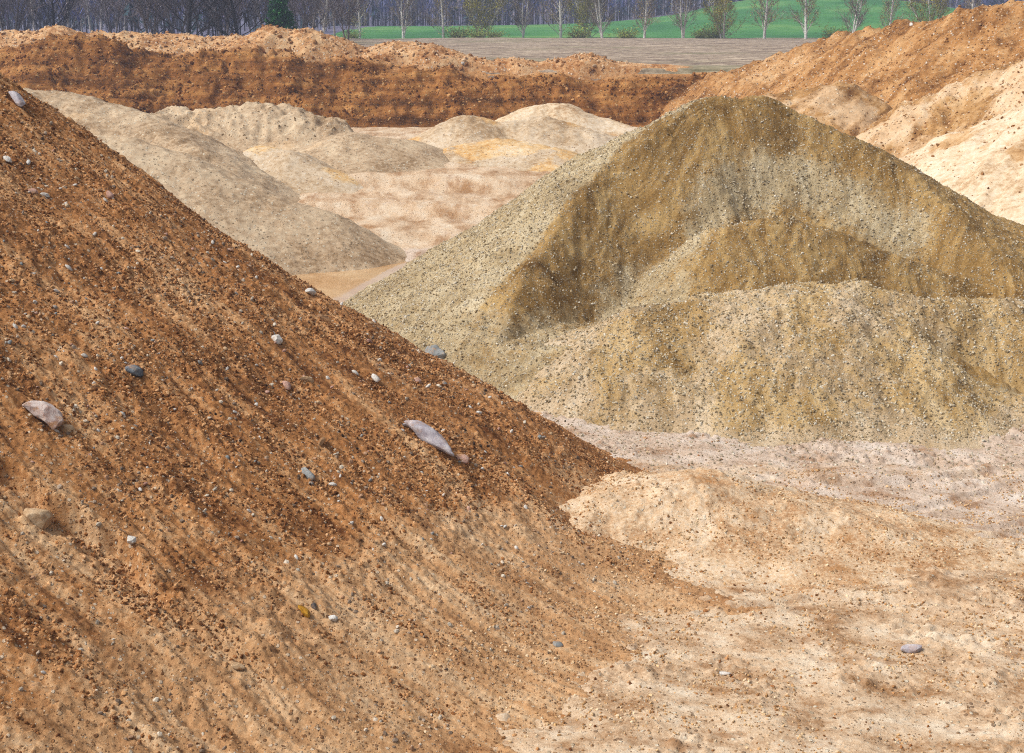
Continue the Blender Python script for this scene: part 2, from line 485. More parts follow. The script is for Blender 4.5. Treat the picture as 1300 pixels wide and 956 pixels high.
def earth(name, A, B=None, big=.35, fine=9., specks=None, sp_scale=9., sp_amt=.3, flow=None, bump=.5, bdist=.03, patch=None, spB=None, rough=.95):
    """A, B: three photo colours dark/mid/light. B is blended by the attribute pal."""
    m = N(name); pos = m.n('ShaderNodeNewGeometry').outputs['Position']
    nb = m.noise(pos, big, 5, .62); nf = m.noise(pos, fine, 6, .72)
    fac = m.math('ADD', m.math('MULTIPLY', nb, .50), m.math('MULTIPLY', nf, .50))
    if flow:
        fv = m.n('ShaderNodeAttribute', attribute_name='flow').outputs['Vector']
        mp = m.n('ShaderNodeVectorMath', {0: fv, 1: flow}, operation='MULTIPLY').outputs[0]
        ns = m.noise(mp, 1., 6, .62)
        fac = m.math('ADD', m.math('MULTIPLY', fac, .55), m.math('MULTIPLY', ns, .45))
    c = m.ramp(fac, [(.40, A[0]), (.50, A[1]), (.60, A[2])])
    if B:
        pal = m.n('ShaderNodeAttribute', attribute_name='pal').outputs['Fac']
        pal = m.math('ADD', pal, m.math('MULTIPLY', m.math('SUBTRACT', m.noise(pos, 2.2, 8, .78), .5), 2.4))
        pal = m.mrange(pal, .25, .75)
        c = m.mix(pal, c, m.ramp(fac, [(.38, B[0]), (.50, B[1]), (.62, B[2])]))
    if patch:   # (colour, scale, lo, hi)
        pc, ps, lo, hi = patch
        pv = m.n('ShaderNodeVectorMath', {0: mp, 'Scale': ps}, operation='SCALE').outputs[0] if flow else pos
        pm = m.mrange(m.noise(pv, 1. if flow else ps, 6, .65), lo, hi)
        c = m.mix(m.math('MULTIPLY', pm, .75), c, [K * v for v in s2l(pc)])
    h = m.math('MULTIPLY', nf, .6)
    if specks:
        for q, (ssc, amt) in enumerate(((sp_scale, sp_amt), (sp_scale * 2.1, sp_amt * 1.1))):
            vo = m.n('ShaderNodeTexVoronoi', {'Vector': pos, 'Scale': ssc, 'Randomness': 1.})
            sep = m.n('ShaderNodeSeparateColor', {0: vo.outputs['Color']})
            am = m.math('MULTIPLY', amt, m.mrange(m.noise(pos, 1.1 + q, 3), .35, .62, .35, 1.5))
            on = m.math('LESS_THAN', sep.outputs[0], am)
            inside = m.mrange(vo.outputs['Distance'], .30, .42, 1., 0.)
            on = m.math('MULTIPLY', on, inside)
            r = m.n('ShaderNodeValToRGB', {'Fac': sep.outputs[1]}); e = r.color_ramp.elements; r.color_ramp.interpolation = 'CONSTANT'
            while len(e) < len(specks): e.new(.5)
            for j, (el, cc) in enumerate(zip(e, specks)):
                el.position = j / len(specks); el.color = tuple(K * v for v in s2l(cc)) + (1,)
            c = m.mix(m.math('MULTIPLY', on, .85), c, r.outputs[0])
            h = m.math('ADD', h, m.math('MULTIPLY', on, .35))
    m.t.links.new(c, m.b.inputs['Base Color']); m.b.inputs['Roughness'].default_value = rough
    bp = m.n('ShaderNodeBump', {'Height': h, 'Strength': bump, 'Distance': bdist})
    m.t.links.new(bp.outputs[0], m.b.inputs['Normal'])
    return m.m


GREYS = [(206, 194, 170), (228, 220, 200), (178, 162, 134), (148, 132, 104), (194, 172, 138), (210, 184, 146)]
SOILSP = [(215, 180, 142), (150, 102, 62), (120, 78, 48), (186, 136, 92), (134, 96, 66), (228, 206, 178)]
M_SOIL = earth('soil_mat', [(106, 62, 30), (192, 133, 80), (238, 190, 138)], [(156, 106, 64), (210, 162, 114), (238, 204, 162)], .5, 13, SOILSP, 13, .30, (3.0, .30, 0), .9, .05)
M_GRAV = earth('gravel_mat', [(98, 70, 32), (164, 128, 74), (206, 172, 114)], [(142, 120, 84), (196, 174, 134), (226, 210, 176)], .45, 16, GREYS, 14, .36, (1, 1, 0), .9, .05)
M_GRAF = earth('gravel_front_mat', [(140, 106, 56), (196, 162, 108), (224, 196, 148)], [(150, 124, 86), (206, 178, 140), (234, 213, 182)], .45, 16, GREYS, 14, .34, (1, 1, 0), .8, .05)
M_FLOOR = earth('floor_mat', [(172, 128, 86), (226, 194, 158), (246, 226, 198)], [(182, 152, 124), (222, 198, 176), (240, 224, 208)], .5, 15, [(240, 226, 200), (160, 120, 80), (200, 180, 150), (140, 110, 84)], 12, .14, (1.0, 1.6, 0), .9, .05, ((164, 116, 72), 1.1, .53, .66))
M_HUMP = earth('hump_mat', [(190, 142, 98), (230, 196, 156), (246, 222, 192)], None, .8, 15, [(240, 226, 200), (150, 110, 70), (216, 190, 150)], 12, .12, None, .8, .05, ((186, 130, 74), 1.4, .55, .68))
M_GREYSAND = earth('grey_sand_mat', [(158, 128, 94), (202, 174, 140), (224, 200, 166)], [(186, 150, 108), (222, 190, 150), (238, 214, 180)], .35, 4, [(222, 210, 186), (140, 120, 94)], 7, .22, None, .6, .06)
M_DRAB = earth('drab_sand_mat', [(176, 144, 106), (212, 186, 152), (232, 212, 184)], [(200, 140, 74), (230, 188, 128), (244, 222, 186)], .3, 4, [(232, 220, 200), (150, 120, 94)], 7, .15, None, .6, .06)
M_PALE = earth('pale_sand_mat', [(190, 152, 110), (232, 206, 170), (248, 230, 204)], [(170, 124, 76), (212, 170, 120), (236, 206, 164)], .3, 4, None, 7, .1, None, .7, .08)
M_SPOIL = earth('spoil_mat', [(108, 68, 32), (182, 130, 76), (218, 172, 118)], [(160, 112, 64), (204, 156, 104), (230, 192, 144)], .3, 3.5, [(220, 190, 150), (100, 64, 38), (235, 220, 200)], 6, .2, (.28, 1.1, 0), .9, .08)
M_TANB = earth('tan_bank_mat', [(124, 82, 42), (190, 144, 90), (224, 186, 138)], [(184, 142, 96), (224, 188, 146), (242, 218, 184)], .3, 3.5, [(235, 215, 185), (120, 84, 52)], 6, .15, (.28, 1.1, 0), .9, .08)
M_BANK = earth('bank_mat', [(80, 48, 18), (152, 98, 46), (200, 144, 82)], [(150, 100, 56), (200, 146, 92), (224, 180, 130)], .28, 2.6, [(180, 130, 80), (70, 40, 22), (200, 160, 110)], 4, .25, (.12, .9, 0), 1., .14)
M_BERM = earth('berm_mat', [(160, 104, 56), (212, 160, 108), (236, 196, 148)], None, .5, 3, [(235, 215, 190), (140, 96, 60)], 5, .25, None, .9, .1)


def field_mat():
    m = N('field_mat'); pos = m.n('ShaderNodeNewGeometry').outputs['Position']
    st = m.n('ShaderNodeVectorMath', {0: pos, 1: (.05, .55, 1)}, operation='MULTIPLY').outputs[0]
    f = m.math('ADD', m.math('MULTIPLY', m.noise(st, 1.6, 6, .8), .5), m.math('MULTIPLY', m.noise(pos, 1.1, 8, .85), .5))
    c = m.ramp(f, [(.42, (104, 86, 76)), (.5, (164, 144, 124)), (.58, (214, 194, 168))])
    g = m.mrange(m.noise(pos, .05, 3), .52, .66)
    c = m.mix(m.math('MULTIPLY', g, .45), c, [K * v for v in s2l((138, 140, 96))])
    m.t.links.new(c, m.b.inputs['Base Color']); m.b.inputs['Roughness'].default_value = 1
    return m.m


def plain(name, stops, scale=.08, rough=1., det=5, bump=0):
    m = N(name); pos = m.n('ShaderNodeNewGeometry').outputs['Position']
    nz = m.noise(pos, scale, det, .65)
    m.t.links.new(m.ramp(nz, stops), m.b.inputs['Base Color']); m.b.inputs['Roughness'].default_value = rough
    if bump:
        b = m.n('ShaderNodeBump', {'Height': nz, 'Strength': bump, 'Distance': .02}); m.t.links.new(b.outputs[0], m.b.inputs['Normal'])
    return m.m


def attr_mat(name, rough=.8, scale=30, amt=.25, spec=.25):
    """stones and twigs whose own colour is kept in the attribute col"""
    m = N(name); pos = m.n('ShaderNodeNewGeometry').outputs['Position']
    a = m.n('ShaderNodeAttribute', attribute_name='col').outputs['Color']
    nz = m.mrange(m.noise(pos, scale, 4), .3, .7, 1 - amt, 1 + amt)
    v = m.n('ShaderNodeVectorMath', {0: a}, operation='SCALE'); m.t.links.new(nz, v.inputs['Scale'])
    m.t.links.new(v.outputs[0], m.b.inputs['Base Color']); m.b.inputs['Roughness'].default_value = rough
    m.b.inputs['Specular IOR Level'].default_value = spec
    return m.m


M_FIELD = field_mat()
M_MEADOW = plain('meadow_mat', [(.35, (58, 118, 64)), (.5, (80, 142, 74)), (.68, (130, 170, 90))], .03)
M_LITTER = plain('forest_floor_mat', [(.3, (104, 104, 132)), (.7, (134, 126, 142))], .05)
M_STONES = attr_mat('loose_stone_mat')
M_CRUMBS = attr_mat('soil_crumb_mat', .95, 20, .35, .1)

# ------------------------------------------------------------------ terrain sheet
ys = [11.0]
while ys[-1] < 2600:
    y = ys[-1]
    ys.append(y + (.038 if y < 33.5 else .38 * ((y / 60) ** 1.4) * (1 if y > 46 else .4)))
ys = np.array(ys)
xs = [0.0]
while xs[-1] < 1700:
    x = xs[-1]
    xs.append(x + (.045 if x < 13.5 else .045 + .012 * (x - 13.5)))
xr = np.array(xs); xl = -xr[1:][::-1]
xl = np.array([v for v in xl if v > -9 or True]); xs = np.concatenate([xl, xr])
# coarser where the soil heap covers the floor
keepx = (xs > -6.5) | (np.arange(len(xs)) % 6 == 0); xs = xs[keepx]


def floor_pal(x, y, z):
    worn = gauss(x, y, 9.0, 28.0, 6.5, 2.4, .05) * 1.15
    grav = sst(y, 29.6, 31.5) * (1 - sst(y, 50, 58)) * .9
    far = .35 * sst(y, 59, 62) * sst(fbm(x, y, 6, 3, 77), -.2, .4)
    grav = np.maximum(grav, sst(y, 56, 58.5) * (1 - sst(y, 60, 62)))
    return np.clip(worn + grav + .6 * far, 0, 1)


def floor_flow(x, y, z):
    w = y + .22 * x + .4 * fbm(x, y, 6, 2, 5)
    w = np.where(w > 45, 45 + (w - 45) * .28, w)
    return np.stack([x * np.where(y > 45, 1.0, 1), w, 0 * x], 1)


def zfield(c): return (c[:, 1] >= 106.4) & (c[:, 1] < 248 + 8 * np.sin(c[:, 0] / 80)) & (c[:, 1] < WOOD(c[:, 0]))
def zmead(c): return (c[:, 1] >= 248 + 8 * np.sin(c[:, 0] / 80)) & (c[:, 1] < WOOD(c[:, 0]))
def WOOD(x): return 340 - 190 * (1 - sst(x, -44, -30)) + 110 * np.exp(-((x - 95) / 60) ** 2) + 6 * np.sin(x / 9)


XS, YS = xs, ys
tag(grid('quarry_floor', XS, YS, T1, M_FLOOR, zone=lambda c: c[:, 1] < 106.4, pal=floor_pal, flow=floor_flow, base=(0, 0, 0)), kind='structure')
XC = XS[(np.abs(XS) > 13) | (np.arange(len(XS)) % 12 == 0)]
for nm, zf, mt in (('field', zfield, M_FIELD), ('meadow', zmead, M_MEADOW), ('forest_ground', lambda c: c[:, 1] >= WOOD(c[:, 0]), M_LITTER)):
    YY = YS[YS > 100]
    tag(grid(nm, XC, YY, T1, mt, zone=zf, base=(0, 0, 0)), kind='structure')


# pond water
def water():
    m = N('pond_water_mat'); pos = m.n('ShaderNodeNewGeometry').outputs['Position']
    c = m.ramp(m.noise(pos, .35, 3), [(.35, (206, 158, 106)), (.65, (232, 194, 146))])
    m.t.links.new(c, m.b.inputs['Base Color']); m.b.inputs['Roughness'].default_value = .05
    m.b.inputs['Specular IOR Level'].default_value = .5
    b = m.n('ShaderNodeBump', {'Height': m.noise(pos, 3., 3), 'Strength': .06, 'Distance': .02}); m.t.links.new(b.outputs[0], m.b.inputs['Normal'])
    n = 48; a = np.linspace(0, 2 * math.pi, n, endpoint=False)
    V = np.stack([-6.3 + 5.4 * np.cos(a), 54.5 + 6.2 * np.sin(a), 0 * a - .2], 1); V = np.vstack([V, [[-6.3, 54.5, -.2]]])
    F = np.array([[i, (i + 1) % n, n] for i in range(n)])
    tag(mesh_np('pond_water', V, F, m.m, None, (-6.3, 54.5, -.2)), kind='structure')


water()

# ------------------------------------------------------------------ heaps
def rng_(a, b, s): return np.arange(a, b + s, s)


def above(e=0.0): return lambda x, y, z: z > T0(x, y) - .12 + e


def soil_pal(x, y, z):
    d, t, a, zr = near(x, y, SOILR)
    return np.clip(sst(d, 12.6, 14.8) * (1 - .8 * sst(y, 23, 26)) + .35 * sst(d, 13.6, 15) * (1 - sst(y, 27, 29)) + .55 * gauss(x, y, -6.5, 18.5, 3.5, 3.0) - .1, 0, 1)


def soil_flow(x, y, z):
    d, t, a, zr = near(x, y, SOILR)
    ua = np.where(a < -2.2, a + 2 * math.pi, a)
    return np.stack([t - ua * 7, d, 0 * x], 1)


def inview(lo=-60, hi=1360, ylo=1030, seen=None):
    """keep the finely meshed part to what can be seen from around the viewpoint"""
    def f(x, y, z):
        px = 650 + 1800 * x / (y * CT + (CAMH - z) * ST)
        return (px > lo) & (px < hi)
    return f


SX = np.unique(np.concatenate([rng_(-30, -11.6, .35), rng_(-11.6, 5.5, .028)]))
SY = np.unique(np.concatenate([rng_(0, 13.5, .3), rng_(13.5, 35, .03), rng_(35.2, 54, .3)]))
soil = grid('soil_heap', SX, SY, soil1, M_SOIL, keep=lambda x, y, z: soil0(x, y) > T0(x, y) - .125, pal=soil_pal, flow=soil_flow, base=(-12, 22, 0))
tag(soil, 'big red-brown stony soil heap filling the left foreground', 'soil heap')


def hits(pts, fs=None): return [tuple(hit(px, py, fs)) for px, py in pts]


_gp1 = hits([(800, 370), (870, 320), (905, 262), (960, 235), (1010, 228), (1060, 250), (1110, 285), (1150, 300)], [T0, gravel0])
_gp2 = hits([(780, 400), (850, 385)], [T0, gravel0, gfront0])
_rid = hits([(845, 158), (800, 195), (740, 260), (690, 320), (640, 370), (600, 425)], [T0, gravel0])
sys.stderr.write(str(('RIDGE', [tuple(round(v, 1) for v in p) for p in _rid])))


def grav_pal(x, y, z):
    d1 = near(x, y, _gp1)[0]; d2 = near(x, y, _gp2)[0]; d3 = near(x, y, _rid)[0]
    left = sst(-side(x, y, _rid), .15, .6)     # uncut left flank
    v = np.maximum(.85 * np.exp(-(d1 / .75) ** 2), .8 * np.exp(-(d2 / .8) ** 2))
    v = np.maximum(v, .8 * left)
    v = np.maximum(v, .75 * sst(-z, -.9, -.1)); v = np.maximum(v, .62 * sst(-(x + .5 * (y - 38)), -3.8, -2.2) * sst(-z, -2.2, -1.2))
    return v


grav = grid('gravel_heap', rng_(-9, 24, .055), np.unique(np.concatenate([rng_(34, 49, .05), rng_(49, 62, .3)])), gravel1, M_GRAV, keep=lambda x, y, z: gravel0(x, y) > T0(x, y) - .125, pal=grav_pal, flow=rillflow(GR), base=(7, 45, 0))
tag(grav, 'tallest olive-tan gravel heap with a bite dug out of its front', 'gravel heap')


def gf_pal(x, y, z):
    c = P(1130, 425, 35.8)
    return np.clip(.55 * sst(fbm(x, y, 2.4, 3, 911), -.25, .35) + .5 * gauss(x, y, c[0], c[1], 3, .7) + .5 * sst(-z, -.7, 0) + .5 * sst(-x, -3, 0) - .9 * gauss(x, y, P(1250, 460, 35.4)[0], 35.3, 1.5, .8, -.45), 0, 1)


gfr = grid('gravel_heap', rng_(-4, 26, .05), rng_(29.5, 43, .045), gfront1, M_GRAF, keep=lambda x, y, z: (gfront0(x, y) > T0(x, y) - .125), pal=gf_pal, flow=rillflow(GF), base=(8, 37, 0))
tag(gfr, 'low spread gravel heap lying in front of the tall gravel heap', 'gravel heap')

hp = grid('sand_heap', rng_(-3, 12, .04), rng_(22, 31.5, .04), hump1, M_HUMP, keep=lambda x, y, z: hump0(x, y) > T0(x, y) - .135, base=(3, 27, 0))
tag(hp, 'low orange-cream sand hump at the foot of the red-brown soil heap', 'sand heap')


def patch_pal(seed, lo=-.1, hi=.4, s=5):
    return lambda x, y, z: .9 * sst(fbm(x, y, s, 3, seed), lo, hi)


def slope_flow(pts):
    def f(x, y, z):
        d, t, a, zz = near(x, y, pts); return np.stack([(t + .8 * fbm(x, y, 5, 2, 31)) * 4.0, d * .28, 0 * x], 1)
    return f


def flow_diag(ang=.9):
    c, s = math.cos(ang), math.sin(ang)
    return lambda x, y, z: np.stack([x * c + z * s * 1.4, -x * s + z * c * 1.6 + .1 * y, 0 * x], 1)


HFLOW = {}
spec = {
    'cone_grey': ('sand_heap', 'smooth grey-beige cone heap running down to the left of the pond', M_GREYSAND, (-30, 1, 50, 74), .075, patch_pal(1, .3, .7)),
    'back_grey': ('sand_heap', 'long grey-beige heap rising behind the top edge of the red-brown heap', M_GREYSAND, (-48, -8, 62, 90), .12, patch_pal(2, .1, .6)),
    'lumpy_grey': ('sand_heap', 'craggy lumpy grey-beige heap against the dark brown bank', M_GREYSAND, (-34, 2, 74, 98), .12, patch_pal(3, .2, .6)),
    'lower_grey': ('sand_heap', 'low dusty heap between the smooth cone heap and the craggy heap', M_DRAB, (-30, 0, 64, 86), .12, patch_pal(4, 0, .5)),
    'round_grey': ('sand_heap', 'broad smooth round-topped beige heap beyond the pond', M_GREYSAND, (-22, 6, 70, 92), .12, patch_pal(5, .4, .8)),
    'drab_sand': ('sand_heap', 'greyish sand heap with two soft peaks left of the whitish one', M_DRAB, (-16, 16, 76, 100), .12, patch_pal(6, .1, .6)),
    'low_sand': ('sand_heap', 'small cream and ochre sand heap in front of the twin-peaked heap', M_DRAB, (-16, 12, 68, 94), .12, patch_pal(7, -.4, .2, 3)),
    'pale_sand': ('sand_heap', 'whitish sand heap at the foot of the dark brown bank', M_PALE, (-8, 20, 82, 104), .12, patch_pal(8, .2, .7)),
    'spoil_right': ('soil_heap', 'high orange-brown spoil heap climbing to the upper right corner', M_SPOIL, (8, 75, 58, 122), .16, patch_pal(9, .2, .8, 7)),
    'tan_lump': ('sand_heap', 'peach-coloured sand heap peeping over the shoulder of the gravel heap', M_TANB, (6, 28, 66, 86), .12, patch_pal(10, -.3, .4, 3)),
    'tan_bank': ('sand_heap', 'streaked tan and brown sand heap above the creamy one at right', M_TANB, (14, 60, 54, 84), .13, patch_pal(11, -.4, .3, 4)),
    'white_bank': ('sand_heap', 'creamy white sand heap right behind the gravel heap', M_PALE, (12, 54, 48, 74), .12, patch_pal(12, .25, .6, 3)),
}
for k, sd_ in (('spoil_right', 560), ('tan_bank', 600), ('white_bank', 620)): HFLOW[k] = slope_flow(dict(HPTS_LIST)[sd_])
for k, (nm, lab, mt, (x0, x1, y0, y1), rs, pl) in spec.items():
    f0, f1 = HEAPS[k]
    o = grid(nm, rng_(x0, x1, rs), rng_(y0, y1, rs * 1.1), f1, mt, keep=lambda x, y, z, f0=f0: f0(x, y) > T0(x, y) - .13, pal=pl, flow=HFLOW.get(k, flow_diag()))
    tag(o, lab, 'sand heap' if nm == 'sand_heap' else 'soil heap')

bk = grid('earth_bank', rng_(-60, 48, .15), rng_(93, 118, .14), bank1, M_BANK, keep=lambda x, y, z: bank0(x, y) > T0(x, y) - .04,
          pal=lambda x, y, z: .85 * sst(y, 106.8, 108.3), flow=lambda x, y, z: np.stack([x, z * 1.6 + .15 * y, 0 * x], 1), base=(-5, 104, 2))
tag(bk, 'long dark brown dug earth bank across the back of the pit', 'earth bank')
bl = {'berm_long': 'long light tan spoil ridge on the bank below the bare trees', 'berm_twin': 'twin-peaked light tan spoil heap on the bank beside the spruce',
      'berm_mid': 'gently domed tan spoil heap on the bank before the ploughed field', 'berm_low': 'lowest thin line of tan spoil along the bank toward the right'}
for k, (f0, f1) in BERMS.items():
    o = grid('soil_heap', rng_(-62, 24, .16), rng_(103, 120, .15), f1, M_BERM, keep=lambda x, y, z, f0=f0: f0(x, y) > T0(x, y) - .13)
    tag(o, bl[k], 'soil heap')

# ------------------------------------------------------------------ stones
def ico(sub):
    import bmesh
    bm = bmesh.new(); bmesh.ops.create_icosphere(bm, subdivisions=sub, radius=1)
    V = np.array([v.co[:] for v in bm.verts]); F = np.array([[v.index for v in f.verts] for f in bm.faces]); bm.free()
    return V, F


def rockify(V, seed, cuts=9, lo=.62, hi=.95, bumpy=.06):
    r = np.random.default_rng(seed); V = V.copy()
    for k in range(4):
        a = r.normal(size=3) * (1.2 + k); V += V * (bumpy * np.sin(V @ a + r.uniform(0, 6)))[:, None]
    for _ in range(cuts):
        n = r.normal(size=3); n /= np.linalg.norm(n); d = r.uniform(lo, hi)
        e = V @ n - d; V -= np.where(e > 0, e * .9, 0)[:, None] * n
    return V


I1, F1_ = ico(1); I2, F2_ = ico(2); I4, F4_ = ico(5)


def randrot(n, r):
    q = r.normal(size=(n, 4)); q /= np.linalg.norm(q, axis=1)[:, None]
    w, x, y, z = q.T
    return np.stack([1 - 2 * (y * y + z * z), 2 * (x * y - z * w), 2 * (x * z + y * w), 2 * (x * y + z * w), 1 - 2 * (x * x + z * z), 2 * (y * z - x * w),
                     2 * (x * z - y * w), 2 * (y * z + x * w), 1 - 2 * (x * x + y * y)], 1).reshape(n, 3, 3)


GST = [(208, 192, 162), (188, 168, 132), (172, 150, 112), (218, 204, 176), (196, 172, 132), (226, 216, 196), (158, 138, 106)]


def scatter(name, n, xr_, yr_, f1, ok, r0, r1, cols, mat, label, cat, seed, sink=.2, sub=1, flat=.7, powr=2.8):
    r = np.random.default_rng(seed)
    x = r.uniform(*xr_, n); y = r.uniform(*yr_, n)
    z = f1(x, y); m = ok(x, y, z, r); x, y, z = x[m], y[m], z[m]; n = len(x)
    B, F = (I1, F1_) if sub == 1 else (I2, F2_)
    protos = np.stack([rockify(B, seed * 10 + k, 5) for k in range(6)])
    s = r0 + (r1 - r0) * r.random(n) ** powr
    sc3 = np.stack([s * r.uniform(.8, 1.4, n), s * r.uniform(.7, 1.1, n), s * r.uniform(flat * .7, flat * 1.1, n)], 1)
    V = protos[r.integers(0, 6, n)] * sc3[:, None, :]
    V = np.einsum('nij,nvj->nvi', randrot(n, r), V) + np.stack([x, y, z + s * (.22 - sink)], 1)[:, None, :]
    nv = B.shape[0]
    FF = (F[None] + (np.arange(n) * nv)[:, None, None]).reshape(-1, 3)
    cc = np.array([s2l(c) for c in cols]) * K
    C = cc[r.integers(0, len(cc), n)] * r.uniform(.75, 1.15, (n, 1))
    C = np.concatenate([np.repeat(C, nv, 0), np.ones((n * nv, 1))], 1)
    o = mesh_np(name, V.reshape(-1, 3), FF, mat, None, (0, 0, 0), False, {'col': ('FLOAT_COLOR', 'POINT', C)})
    return tag(o, label, cat, kind='stuff')


def pxof(x, y, z):
    dep = y * CT + (CAMH - z) * ST
    return 650 + 1800 * x / dep, 478 + 1800 * ((CAMH - z) * CT - y * ST) / dep


def ok_on(f0, emin=.05, extra=None, others=()):
    def g(x, y, z, r):
        m = f0(x, y) > T0(x, y) + emin - .06
        for o in others: m &= f0(x, y) > o(x, y)
        px, py = pxof(x, y, z); m &= (px > -60) & (px < 1360) & (py < 1010)
        if extra is not None: m &= extra(x, y, z, r)
        return m
    return g


SOILC = [(180, 124, 76), (204, 150, 100), (224, 176, 128), (146, 96, 56), (168, 114, 70), (214, 164, 114), (116, 74, 44)]
def streaky(x, y, sd, a=.45, b=3.0):
    f = soil_flow(x, y, y); return pn(f[:, 0] / a, f[:, 1] / b, sd) + .6 * pn(f[:, 0] / (a * .4), f[:, 1] / (b * .5), sd + 1)


scatter('soil_crumbs', 190000, (-11.5, 4), (14, 33), soil1, ok_on(soil0, .2, lambda x, y, z, r: (streaky(x, y, 72) + .6 * fbm(x, y, 1.3, 3, 75) + r.normal(0, .3, len(x)) - .75 * soil_pal(x, y, z)) > .0), .008, .042, SOILC, M_CRUMBS,
        'brown clods and crumbs strewn over the red-brown soil heap', 'soil crumbs', 21, powr=2.2)
scatter('toe_crumbs', 40000, (-6, 6), (15, 33), lambda x, y: np.maximum(T1(x, y), hump1(x, y)), lambda x, y, z, r: (soil0(x, y) < z + .03) & (r.random(len(x)) < np.exp(-np.maximum(T0(x, y) + .25 - soil0(x, y) + np.maximum(z - T0(x, y), 0) * .8, 0) / .13)), .008, .045, SOILC, M_CRUMBS,
        'brown crumbs spilled past the toe of the red-brown heap', 'soil crumbs', 61, powr=2.4)
scatter('loose_stones', 10000, (-11.5, 4), (14, 32), soil1, ok_on(soil0, .15, lambda x, y, z, r: fbm(x, y, 2.5, 3, 175) + .12 * z + r.normal(0, .3, len(x)) > .25), .010, .055,
        [(212, 196, 174), (180, 158, 136), (152, 130, 110), (192, 150, 116), (126, 106, 88), (222, 208, 186)], M_STONES, 'small pale gravel scattered on the red-brown soil heap', 'gravel', 22, powr=3)
scatter('dark_crumbs', 11000, (-11.5, 4), (14, 32), soil1, ok_on(soil0, .2, lambda x, y, z, r: streaky(x, y, 95) + .8 * fbm(x, y, 1.1, 3, 185) + r.normal(0, .15, len(x)) - soil_pal(x, y, z) > .62), .012, .04,
        [(66, 46, 32), (88, 64, 46), (58, 44, 34), (104, 84, 66)], M_STONES, 'blackish crumbs in patches on the red-brown soil heap', 'soil crumbs', 23, powr=2)
scatter('gravel_stones', 80000, (-8, 20), (36, 48), gravel1, ok_on(gravel0, .05, lambda x, y, z, r: r.random(len(x)) < .22 + .85 * grav_pal(x, y, z), (gfront0,)), .012, .05, GST, M_STONES,
        'coarse grey gravel over the tall gravel heap', 'gravel', 24, powr=2.5)
scatter('gravel_stones', 42000, (-3, 16), (31, 40), gfront1, ok_on(gfront0, .03, None, (gravel0,)), .010, .05, GST, M_STONES,
        'coarse grey gravel over the low gravel heap', 'gravel', 25, powr=2.5)
scatter('gravel_stones', 9000, (-1, 16), (27, 34), T1, lambda x, y, z, r: (gfront0(x, y) < T0(x, y)) & (soil0(x, y) < T0(x, y)) & (hump0(x, y) < T0(x, y)) & (r.random(len(x)) < sst(y, 28.2, 31.5) * .9 + .04), .01, .045,
        GREYS, M_STONES, 'stray gravel on the pit floor before the low gravel heap', 'gravel', 26, powr=2.5)
scatter('sand_crumbs', 60000, (-7, 14), (15, 30), lambda x, y: np.maximum(np.maximum(T1(x, y), hump1(x, y)), soil1(x, y)),
        lambda x, y, z, r: (soil0(x, y) < T0(x, y) + .5) & (fbm(x, y, 1.5, 3, 195) + .5 * pn(x / 2, y / .3, 197) + r.normal(0, .25, len(x)) > .1), .008, .038,
        [(216, 172, 120), (232, 196, 150), (196, 150, 100), (240, 212, 174), (176, 130, 86)], M_CRUMBS, 'crumbs of sand and soil over the foreground floor', 'sand crumbs', 27, powr=2)


BC = [(160, 106, 54), (190, 134, 76), (146, 94, 48), (128, 80, 40), (208, 156, 98)]
scatter('soil_clods', 26000, (-45, 22), (97, 111), bank1, ok_on(bank0, .3, lambda x, y, z, r: fbm(x, y, 2.5, 3, 733) + r.normal(0, .3, len(x)) > .1), .03, .17, BC, M_CRUMBS, 'broken dark brown clods over the dug earth bank', 'soil clods', 28, powr=2.5)
TC = [(206, 160, 112), (226, 184, 140), (180, 132, 86), (236, 204, 166), (150, 104, 64)]
for k in ('berm_long', 'berm_twin', 'berm_mid', 'berm_low'):
    f0, f1 = BERMS[k]
    scatter('soil_clods', 6000, (-45, 22), (105, 114), f1, ok_on(f0, .3, None, (bank0,)), .03, .20, TC, M_CRUMBS, 'pale clods on the ' + bl[k], 'soil clods', 29 + len(k), powr=2.5)
for k, c_, n_ in (('spoil_right', [(190, 140, 90), (214, 170, 120), (166, 118, 72), (150, 104, 62), (226, 190, 146)], 40000), ('tan_bank', TC, 9000), ('white_bank', TC + [(244, 222, 194)], 5000), ('lumpy_grey', [(216, 192, 158), (190, 164, 128), (160, 134, 100)], 5000)):
    f0, f1 = HEAPS[k]; x0, x1, y0, y1 = spec[k][3]
    scatter('soil_clods' if k != 'lumpy_grey' else 'sand_clods', n_, (x0, x1 * .8), (y0, y1), f1, ok_on(f0, .4), .02, .10, c_, M_CRUMBS, 'clods and stones on the ' + spec[k][1], 'clods', 50 + len(k), powr=3)


# ---- single stones one can point to
def rock_mat(name, a, b, c, scale=7):
    m = N(name); pos = m.n('ShaderNodeNewGeometry').outputs['Position']
    nz = m.noise(pos, scale, 8, .7); c_ = m.ramp(nz, [(.35, a), (.52, b), (.68, c)])
    c_ = m.mix(m.mrange(m.noise(pos, 4.3, 6, .7), .52, .62, 0, .3 if name.startswith(('white', 'lilac')) else .65), c_, [K * v for v in s2l((204, 150, 98))])
    m.t.links.new(c_, m.b.inputs['Base Color']); m.b.inputs['Roughness'].default_value = .85
    b_ = m.n('ShaderNodeBump', {'Height': m.noise(pos, 22, 6, .7), 'Strength': .7, 'Distance': .02}); m.t.links.new(b_.outputs[0], m.b.inputs['Normal'])
    return m.m


